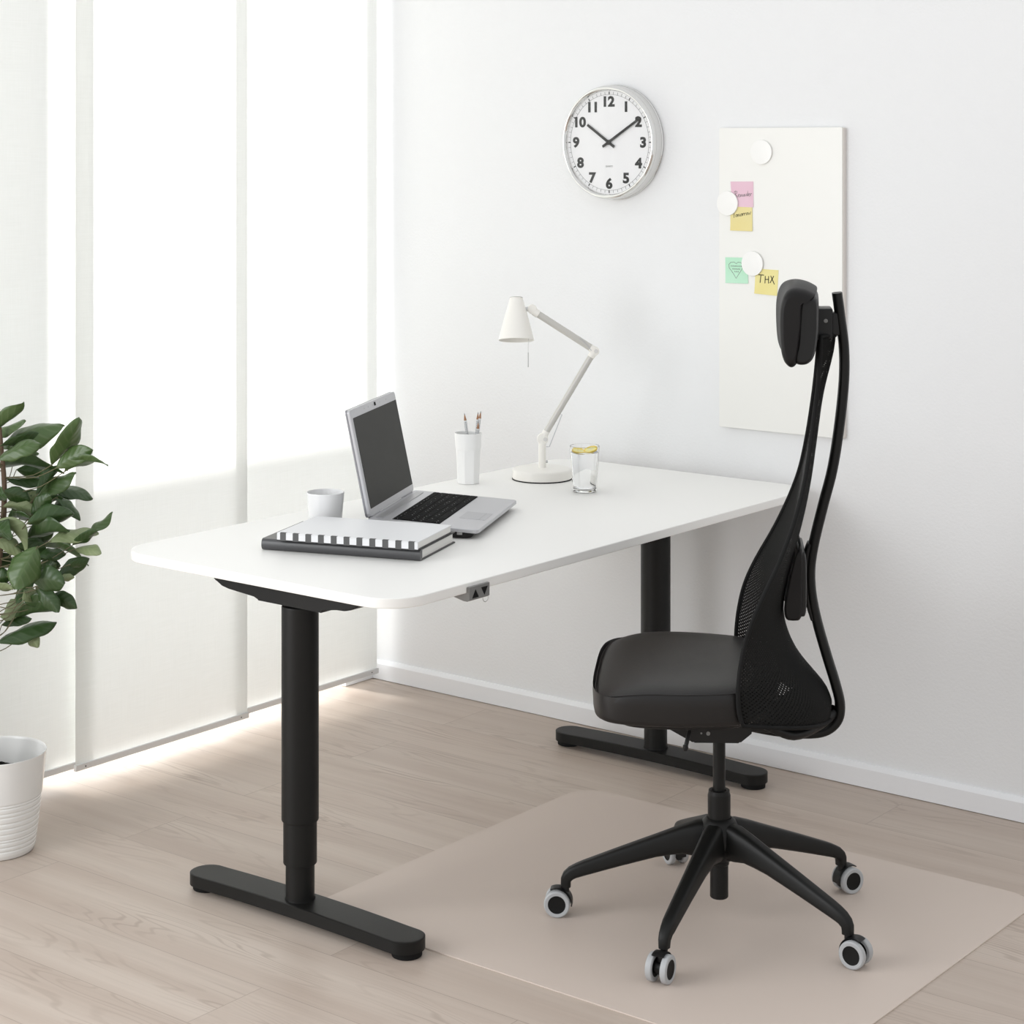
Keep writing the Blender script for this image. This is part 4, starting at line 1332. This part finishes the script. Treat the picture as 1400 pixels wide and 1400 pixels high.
# ================================================================== magnetic board, magnets, sticky notes
board = thing('magnetic_board', 'tall white magnetic board with sticky notes hanging on the back wall', 'board', (0.330, 0.0, 1.254))
bm = bmesh.new(); prism(bm, rrect(-0.1815, -0.391, 0.1815, 0.391, 0.003, 4), 0.0035, 0.0172, 0.0012, Matrix.Rotation(PI / 2, 4, 'X'))
link_mesh('board_panel', bm, M_board, board)
bm = bmesh.new(); prism(bm, rrect(-0.1805, -0.390, 0.1835, 0.390, 0.003, 4), 0.0, 0.0145, 0.0, Matrix.Rotation(PI / 2, 4, 'X'))
link_mesh('board_backing', bm, M_boardedge, board, smooth=False)
YB = -0.0172


def magnet(label, x, z, y):
    bm = bmesh.new(); b2 = bmesh.new()
    lathe(b2, [(0, 0), (0.0308, 0), (0.0318, 0.0008), (0.0318, 0.0044), (0.0308, 0.0052), (0, 0.0055)], 56); merge(bm, b2, Mc)
    o = link_mesh('magnet', bm, M_magnet, None, angle=50); o.location = (x, y, z)
    tag(o, label, 'magnet', 'white round magnets on the board')


magnet('round white magnet alone near the top of the white board', 0.278, 1.582, YB - 0.0001)
magnet('round white magnet holding the pink and yellow notes at the board edge', 0.1765, 1.448, YB - 0.0011)
magnet('round white magnet holding the green heart note and the THX note', 0.252, 1.2935, YB - 0.0009)


def note(label, corners, y, m, strokes, sw, curl=0.0, ink=None):
    """corners TL, TR, BR, BL in (x, z)."""
    cx = sum(c[0] for c in corners) / 4; cz = sum(c[1] for c in corners) / 4
    t = thing('sticky_note', label, 'sticky note', (cx, y, cz), 0, 'sticky notes on the board')
    bm = bmesh.new(); n = 10
    TL, TR_, BR, BL = [Vector((c[0] - cx, 0, c[1] - cz)) for c in corners]
    g0, g1 = [], []
    for j in range(n + 1):
        f = j / n; r0, r1 = [], []
        for i in range(n + 1):
            q = i / n
            p = (TL * (1 - q) + TR_ * q) * (1 - f) + (BL * (1 - q) + BR * q) * f
            p.y -= curl * max(0, (f - 0.55) / 0.45) ** 2
            r0.append(bm.verts.new(p)); r1.append(bm.verts.new(p - Vector((0, 0.0004, 0))))
        g0.append(r0); g1.append(r1)
    for j in range(n):
        for i in range(n):
            bm.faces.new((g1[j][i], g1[j][i + 1], g1[j + 1][i + 1], g1[j + 1][i]))
            bm.faces.new((g0[j][i], g0[j + 1][i], g0[j + 1][i + 1], g0[j][i + 1]))
    for i in range(n):
        bm.faces.new((g0[0][i], g0[0][i + 1], g1[0][i + 1], g1[0][i])); bm.faces.new((g0[n][i], g1[n][i], g1[n][i + 1], g0[n][i + 1]))
        bm.faces.new((g0[i][0], g1[i][0], g1[i + 1][0], g0[i + 1][0])); bm.faces.new((g0[i][n], g0[i + 1][n], g1[i + 1][n], g1[i][n]))
    pp = link_mesh('paper', bm, m, t, angle=80)
    bm = bmesh.new()
    for s in strokes:
        ribbon(bm, [(p[0] - cx, p[1] - cz) for p in s], sw, -0.00045)
    if strokes:
        link_mesh('handwriting', bm, ink or M_ink, t, smooth=False)


# joined handwriting: each letter a stroke list in a 0..1 box (x-height 0.5)
GLY = {
    'R': ([[(0.1, 0), (0.12, 1.0)], [(-0.15, 0.85), (0.2, 1.05), (0.55, 0.95), (0.5, 0.65), (0.12, 0.5), (0.35, 0.35), (0.75, 0.0)]], 0.8),
    'T': ([[(0.25, -0.05), (0.3, 0.95)], [(-0.25, 0.78), (0.3, 0.98), (0.75, 1.05)]], 0.55),
    'e': ([[(0, 0.22), (0.3, 0.3), (0.28, 0.48), (0.1, 0.45), (0.05, 0.15), (0.25, 0.0), (0.5, 0.1)]], 0.5),
    'm': ([[(0, 0.4), (0.08, 0.0)], [(0.06, 0.2), (0.2, 0.45), (0.28, 0.05), (0.4, 0.45), (0.5, 0.05), (0.62, 0.1)]], 0.62),
    'i': ([[(0.05, 0.42), (0.1, 0.05), (0.3, 0.15)]], 0.3),
    'n': ([[(0, 0.42), (0.06, 0.0)], [(0.05, 0.2), (0.22, 0.45), (0.32, 0.05), (0.45, 0.12)]], 0.45),
    'd': ([[(0.35, 0.35), (0.1, 0.4), (0.05, 0.1), (0.3, 0.1), (0.42, 0.9), (0.4, 0.05), (0.55, 0.1)]], 0.55),
    'r': ([[(0, 0.42), (0.05, 0.02)], [(0.04, 0.25), (0.2, 0.45), (0.38, 0.38)]], 0.38),
    'o': ([[(0.3, 0.42), (0.08, 0.35), (0.1, 0.05), (0.35, 0.08), (0.4, 0.38), (0.25, 0.42), (0.55, 0.38)]], 0.52),
    'w': ([[(0, 0.42), (0.12, 0.02), (0.25, 0.35), (0.38, 0.02), (0.6, 0.5)]], 0.6),
}


def write(word, x0, x1, z, h, slope_=0.0):
    tot = sum(GLY[c][1] for c in word); k = (x1 - x0) / tot; x = x0; out = []
    for c in word:
        st_, wd = GLY[c]
        for s in st_:
            out.append([(x + p[0] * k, z + (x + p[0] * k - x0) * slope_ + p[1] * h) for p in s])
        x += wd * k
    return out


note('pink sticky note reading Reminder, above a yellow note', [(0.184, 1.505), (0.253, 1.506), (0.2535, 1.439), (0.189, 1.440)], YB - 0.0003, M_pink,
     write('Reminder', 0.197, 0.249, 1.464, 0.016, 0.08), 0.0010, 0.001, M_inkg)
note('yellow sticky note reading Tomorrow, below the pink note', [(0.184, 1.441), (0.250, 1.442), (0.251, 1.377), (0.184, 1.3775)], YB - 0.0009, M_yellow,
     write('Tomorrow', 0.192, 0.246, 1.411, 0.0155, 0.17), 0.0012, 0.0012)
heart = [(0.2015, 1.2530), (0.1925, 1.266), (0.1800, 1.280), (0.1790, 1.2885), (0.1850, 1.2945), (0.1950, 1.2955), (0.2015, 1.2915), (0.2070, 1.2955), (0.2150, 1.2950), (0.2210, 1.2890), (0.2195, 1.2790), (0.2120, 1.2680), (0.2030, 1.2560), (0.2005, 1.2470)]
scr = []
random.seed(2)
for zz, xa, xb in ((1.284, 0.185, 0.216), (1.2765, 0.190, 0.211), (1.2695, 0.196, 0.206)):
    x = xa
    while x < xb:
        w_ = random.uniform(0.002, 0.004); scr.append([(x, zz), (x + w_ * 0.4, zz + 0.0028), (x + w_ * 0.8, zz - 0.0005)]); x += w_ + 0.0012
note('mint green sticky note with a hand-drawn heart', [(0.168, 1.307), (0.235, 1.308), (0.238, 1.241), (0.169, 1.240)], YB - 0.0003, M_green, [heart] + scr, 0.0009, 0.001, M_inkg)


def rot_note(p, a=-0.055, c=(0.2925, 1.2475)):
    return (c[0] + (p[0] - c[0]) * math.cos(a) - (p[1] - c[1]) * math.sin(a), c[1] + (p[0] - c[0]) * math.sin(a) + (p[1] - c[1]) * math.cos(a))


thx = [[(0.2685, 1.2655), (0.2850, 1.2650)], [(0.2760, 1.2650), (0.2735, 1.2450)],
       [(0.2890, 1.2630), (0.2880, 1.2440)], [(0.2990, 1.2630), (0.2985, 1.2440)], [(0.2885, 1.2540), (0.2990, 1.2545)],
       [(0.3050, 1.2640), (0.3160, 1.2425)], [(0.3140, 1.2640), (0.3030, 1.2455)]]
note('yellow sticky note reading THX, right of the green note', [(0.2595, 1.281), (0.328, 1.2795), (0.324, 1.2135), (0.2565, 1.2165)], YB - 0.0003, M_yellow2, thx, 0.0021, 0.0015)

# ================================================================== potted plant
plant = thing('potted_plant', 'green broad-leaved plant in a ribbed white pot beside the curtains', 'plant', (-0.774, -1.618, 0), 0.6660)
bm = bmesh.new()
prof = [(0, 0.0), (0.080, 0.0), (0.0835, 0.0015), (0.0848, 0.006)]
H = 0.2245
def pr_(z):
    f = z / H
    return 0.0848 + (0.1120 - 0.0848) * (f ** 0.85)
ridge = [0.020, 0.030, 0.041, 0.047, 0.060, 0.073, 0.085, 0.099, 0.108, 0.120, 0.126]
z = 0.010
while z < H - 0.004:
    d = 0.0
    for q in ridge:
        d -= 0.0016 * math.exp(-((z - q) / 0.0016) ** 2)
    prof.append((pr_(z) + d, z)); z += 0.0011
prof += [(0.1118, H - 0.003), (0.1122, H - 0.001), (0.1112, H), (0.1095, H - 0.0008), (0.1080, H - 0.006), (0.1015, 0.15), (0.095, 0.09), (0.0, 0.088)]
lathe(bm, prof, 96)
pot = link_mesh('pot', bm, M_pot, plant, angle=60)
bm = bmesh.new()
random.seed(11)
g = [[bm.verts.new(((r * math.cos(2 * PI * k / 48)), r * math.sin(2 * PI * k / 48), 0.166 + random.uniform(-0.0035, 0.0035) + 0.004 * (1 - r / 0.1))) for k in range(48)] for r in (0.1028, 0.097, 0.09, 0.08, 0.07, 0.058, 0.045, 0.03, 0.014)]
for a, b in zip(g, g[1:]):
    for k in range(48):
        bm.faces.new((a[k], a[(k + 1) % 48], b[(k + 1) % 48], b[k]))
bm.faces.new(g[-1])
link_mesh('soil', bm, M_soil, plant)

LEAVES = [(-0.004,-0.057,0.961,0.081,-0.084,1.019,0.023,1,-0.10), (-0.021,0.043,0.941,0.062,0.001,0.970,0.019,1,-0.05), (0.013,0.021,0.911,0.136,0.036,0.961,0.043,1,0.12),
 (0.019,-0.013,0.919,0.098,0.032,0.932,0.023,0,0.05), (0.024,-0.053,0.896,0.107,-0.056,0.932,0.031,1,0.10), (0.146,-0.068,0.891,0.214,-0.117,0.986,0.032,1,-0.05),
 (0.161,-0.086,0.883,0.234,-0.111,0.927,0.038,1,0.10), (0.178,-0.073,0.872,0.271,-0.126,0.905,0.025,1,0.20), (-0.004,0.049,0.859,0.139,0.021,0.864,0.038,0,0.18),
 (0.020,0.035,0.836,0.104,0.052,0.829,0.017,0,-0.12), (0.091,0.012,0.797,0.170,0.024,0.849,0.031,1,0.05), (0.122,0.043,0.805,0.198,0.080,0.790,0.022,0,0.14),
 (0.098,0.011,0.784,0.145,0.012,0.797,0.016,0,0.05), (0.137,0.007,0.794,0.185,0.027,0.749,0.015,0,0.15), (0.023,-0.013,0.779,0.094,-0.017,0.771,0.031,2,0.30),
 (0.093,-0.068,0.754,0.178,-0.036,0.772,0.040,0,0.12), (0.081,-0.022,0.713,0.176,-0.075,0.746,0.041,0,0.12), (0.141,-0.066,0.713,0.231,-0.030,0.729,0.023,2,0.12),
 (0.189,-0.054,0.704,0.240,-0.071,0.736,0.021,0,0.00), (0.206,0.005,0.715,0.254,0.040,0.753,0.017,1,-0.05), (0.011,-0.044,0.747,0.089,-0.061,0.703,0.036,2,0.40),
 (0.189,-0.031,0.688,0.252,-0.088,0.696,0.016,2,0.10), (0.102,0.033,0.678,0.210,-0.025,0.665,0.025,1,0.18), (0.118,-0.120,0.706,0.080,-0.150,0.630,0.061,1,0.04),
 (0.159,-0.068,0.634,0.214,-0.035,0.667,0.032,0,0.05), (0.109,-0.100,0.632,0.178,-0.120,0.636,0.051,0,0.15), (0.124,-0.013,0.572,0.185,-0.020,0.560,0.032,0,0.20),
 (0.046,0.011,0.526,0.144,-0.029,0.558,0.035,0,0.10), (0.029,0.026,0.518,0.016,0.075,0.547,0.054,2,0.00), (0.008,0.009,0.470,0.116,0.050,0.505,0.028,0,0.06),
 (0.055,0.041,0.485,0.089,0.023,0.457,0.028,2,0.10), (0.019,0.029,0.801,0.042,0.060,0.807,0.020,0,0.10), (0.033,-0.008,0.756,0.090,-0.056,0.765,0.023,0,0.10),
 (-0.009,-0.003,0.665,0.028,0.037,0.636,0.032,0,0.10), (0.007,-0.047,0.705,0.071,-0.036,0.683,0.025,2,0.25), (0.140,0.036,0.698,0.155,0.042,0.674,0.020,0,0.10),
 (0.163,-0.085,0.633,0.192,-0.075,0.635,0.015,2,0.05), (0.111,-0.054,0.677,0.159,-0.020,0.677,0.022,0,0.10), (-0.015,0.003,0.591,0.041,-0.024,0.599,0.023,2,0.10),
 (0.008,0.035,0.502,0.065,0.044,0.516,0.020,0,0.10), (0.073,-0.043,0.575,0.092,-0.011,0.590,0.027,2,0.10), (0.068,0.035,0.770,0.095,0.073,0.763,0.027,0,0.10),
 (0.059,0.034,0.693,0.101,0.046,0.673,0.027,0,0.10), (0.097,0.008,0.644,0.140,0.014,0.643,0.027,0,0.10), (0.098,-0.016,0.811,0.132,0.032,0.866,0.018,0,0.10),
 (0.005,-0.041,0.731,0.058,-0.092,0.736,0.041,0,0.10), (0.101,0.010,0.630,0.134,0.005,0.649,0.025,0,0.10), (0.003,-0.014,0.617,0.033,-0.008,0.625,0.032,0,0.10),
 (0.009,-0.055,0.809,0.046,-0.093,0.822,0.027,0,0.10), (0.184,-0.080,0.663,0.216,-0.054,0.664,0.018,0,0.00), (0.021,0.087,0.865,0.068,0.104,0.883,0.021,1,0.08),
 (0.055,-0.024,0.565,0.073,0.024,0.610,0.026,0,0.12), (0.027,0.076,0.559,0.056,0.072,0.622,0.024,0,0.03), (0.061,-0.040,0.698,0.121,-0.007,0.668,0.034,0,0.13),
 (0.042,0.047,0.768,0.084,0.056,0.802,0.025,2,0.13), (0.028,-0.037,0.818,0.078,-0.017,0.798,0.032,0,0.06), (0.091,-0.035,0.768,0.130,-0.043,0.812,0.033,0,0.01),
 (0.072,-0.020,0.561,0.143,-0.040,0.573,0.031,0,0.15), (0.017,0.085,0.752,0.060,0.107,0.796,0.025,0,0.07), (0.063,0.074,0.673,0.112,0.047,0.720,0.034,0,0.04),
 (0.077,0.014,0.602,0.119,0.021,0.662,0.025,0,0.01), (0.101,-0.035,0.601,0.152,-0.050,0.555,0.035,0,0.05), (0.028,0.096,0.846,0.096,0.119,0.829,0.034,0,0.04),
 (0.018,0.081,0.741,0.062,0.054,0.794,0.035,0,0.09), (0.043,0.057,0.742,0.102,0.083,0.767,0.036,2,0.01), (0.110,0.059,0.753,0.150,0.047,0.791,0.021,0,0.09),
 (-0.006,-0.066,0.710,-0.039,-0.124,0.719,0.029,0,0.02), (-0.105,0.034,0.606,-0.174,0.077,0.570,0.032,0,0.09), (-0.087,-0.051,0.897,-0.148,-0.028,0.887,0.031,0,0.10),
 (-0.166,-0.033,0.877,-0.233,-0.024,0.895,0.027,1,0.03), (-0.181,0.028,0.531,-0.222,0.003,0.510,0.031,0,0.10), (-0.165,-0.003,0.894,-0.189,-0.035,0.878,0.041,1,0.06),
 (-0.099,-0.018,0.555,-0.143,-0.075,0.575,0.027,1,0.07), (-0.102,-0.053,0.761,-0.128,-0.082,0.782,0.035,0,0.01), (-0.045,0.038,0.929,-0.062,-0.007,0.928,0.024,0,0.14),
 (-0.110,0.016,0.760,-0.152,-0.034,0.778,0.039,0,0.18), (-0.193,0.048,0.552,-0.252,0.006,0.546,0.038,0,0.11), (-0.018,-0.077,0.910,-0.050,-0.114,0.927,0.041,2,0.18),
 (-0.121,0.041,0.953,-0.168,0.054,0.976,0.034,1,0.12), (-0.169,0.035,0.812,-0.206,0.030,0.814,0.023,1,0.17), (-0.145,-0.074,0.742,-0.195,-0.097,0.733,0.029,0,0.15),
 (-0.035,-0.026,0.804,-0.122,0.023,0.773,0.039,1,0.10), (-0.092,-0.067,0.587,-0.120,-0.100,0.622,0.040,0,0.13), (-0.038,0.028,0.755,-0.095,-0.019,0.763,0.030,0,0.04),
 (-0.170,0.046,0.744,-0.223,0.019,0.749,0.041,0,0.00), (-0.127,-0.011,0.729,-0.184,0.002,0.717,0.032,0,0.10), (-0.125,0.037,0.846,-0.175,-0.015,0.876,0.040,0,0.14),
 (-0.090,0.029,0.838,-0.110,-0.012,0.848,0.041,1,0.19), (-0.102,0.011,0.777,-0.131,-0.046,0.796,0.028,1,0.20), (-0.131,0.017,0.780,-0.166,-0.023,0.779,0.035,1,0.18),
 (-0.103,-0.061,0.724,-0.145,-0.117,0.730,0.024,2,0.13), (-0.022,-0.045,0.842,-0.073,-0.068,0.867,0.040,0,0.10), (-0.072,0.048,0.947,-0.133,0.054,0.930,0.025,0,0.12),
 (-0.090,-0.039,0.721,-0.134,0.010,0.698,0.042,0,0.03), (-0.085,-0.066,0.573,-0.139,-0.102,0.567,0.036,2,0.18), (-0.155,0.044,0.747,-0.235,0.089,0.748,0.038,2,0.18),
 (-0.118,0.006,0.798,-0.168,0.053,0.805,0.031,0,0.05), (-0.013,-0.082,0.785,-0.072,-0.043,0.761,0.031,2,0.12), (-0.158,0.009,0.963,-0.191,0.022,0.935,0.041,1,0.18),
 (-0.066,0.028,0.753,-0.098,-0.020,0.765,0.035,0,0.03)]
TRUNK = smooth_path([(-0.030, 0.0, 0.16), (-0.028, 0.0, 0.30), (-0.020, 0.0, 0.42), (-0.006, 0.0, 0.533), (0.006, 0.0, 0.659), (0.016, 0.0, 0.75), (0.018, 0.0, 0.831), (0.011, 0.0, 0.917), (0.004, 0.0, 1.00)], 6)
bm = bmesh.new(); sweep(bm, TRUNK, 0.0085, seg=14, ref=(1, 0, 0), taper=lambda t: 1.25 - 0.75 * t)
trunk = link_mesh('trunk', bm, M_bark, plant, angle=80)
bmf = bmesh.new(); uvl = bmf.loops.layers.uv.new('UVMap')
bmp = bmesh.new()
random.seed(21)
for (r0, d0, z0, r1, d1, z1, wd, tone, bend) in LEAVES:
    a = Vector((r0, d0, z0)); b = Vector((r1, d1, z1)); ax = b - a; L = ax.length
    t_ = ax.normalized()
    up = Vector((0, -1, 0)); side = t_.cross(up)
    if side.length < 1e-3: side = Vector((1, 0, 0))
    side.normalize(); face = side.cross(t_).normalized()
    if face.y > 0: face = -face
    wd *= 1.18; a = a - ax * 0.08; b = b + ax * 0.07; ax = b - a; L = ax.length
    true_w = max(wd, min(0.46 * L, wd * 1.7))
    phi = math.acos(max(0.25, min(1, wd / true_w))) * random.choice((-1, 1))
    sv = (side * math.cos(phi) + face * math.sin(phi)).normalized(); nv = t_.cross(sv).normalized()
    sagdir = Vector((0, 0, -1))
    sagdir = (sagdir - t_ * sagdir.dot(t_)); sagdir = sagdir.normalized() if sagdir.length > 0.05 else face
    NL, NW = 16, 8
    fold = random.uniform(0.20, 0.50); wv = random.uniform(0, 6.28); wf = random.uniform(7, 11); wa = random.uniform(0.05, 0.11)
    rows = []
    for j in range(NL + 1):
        q = j / NL
        mid = a + ax * q - sagdir * (bend * L * 4 * q * (1 - q) * 0.55) - sagdir * (-bend * L * 0.25 * q * q) + sagdir * (bend * L * 0.25 * q)
        w_ = true_w * 0.5 * (math.sin(PI * min(1, q ** 0.98)) ** 0.78) * (0.72 + 0.36 * q) * 1.10
        if j in (0, NL): w_ = 0.0006
        row = []
        for i in range(NW + 1):
            s = -1 + 2 * i / NW
            rip = wa * true_w * math.sin(wf * q + wv + (1.2 if s > 0 else 0)) * abs(s) ** 1.5 * min(1, q * 3)
            edge_w = 1 + 0.07 * math.sin(15 * q + wv * 2 + s) * min(1, 2 * q)
            row.append(bmf.verts.new(mid + sv * (w_ * s * edge_w) + nv * (fold * w_ * abs(s) ** 1.3 * 1.2 - fold * w_ * 0.4 + rip)))
        rows.append(row)
    for j in range(NL):
        for i in range(NW):
            f = bmf.faces.new((rows[j][i], rows[j][i + 1], rows[j + 1][i + 1], rows[j + 1][i])); f.material_index = tone
            for lp, (jj, ii) in zip(f.loops, ((j, i), (j, i + 1), (j + 1, i + 1), (j + 1, i))):
                lp[uvl].uv = (-1 + 2 * ii / NW, jj / NL)
    # petiole back to the trunk, a little lower
    zt = max(0.42, a.z - random.uniform(0.01, 0.05) - 0.12 * math.hypot(a.x, a.y))
    tp_ = min(TRUNK, key=lambda p: abs(p.z - zt))
    m1 = a * 0.62 + tp_ * 0.38 + Vector((0, 0, -0.012)); m0 = a * 0.25 + tp_ * 0.75 + Vector((0, 0, -0.006))
    sweep(bmp, smooth_path([tp_, m0, m1, a, a + ax * 0.08], 3), 0.0011, seg=6, ref=(0.3, 0.2, 1))
fo = link_mesh('foliage', bmf, M_leaf, plant, angle=80, wn=False)
so = fo.modifiers.new('thickness', 'SOLIDIFY'); so.thickness = 0.0006; so.offset = 0
link_mesh('petioles', bmp, mat('brown_green_petiole', (0.12, 0.11, 0.055), 0.6), trunk)
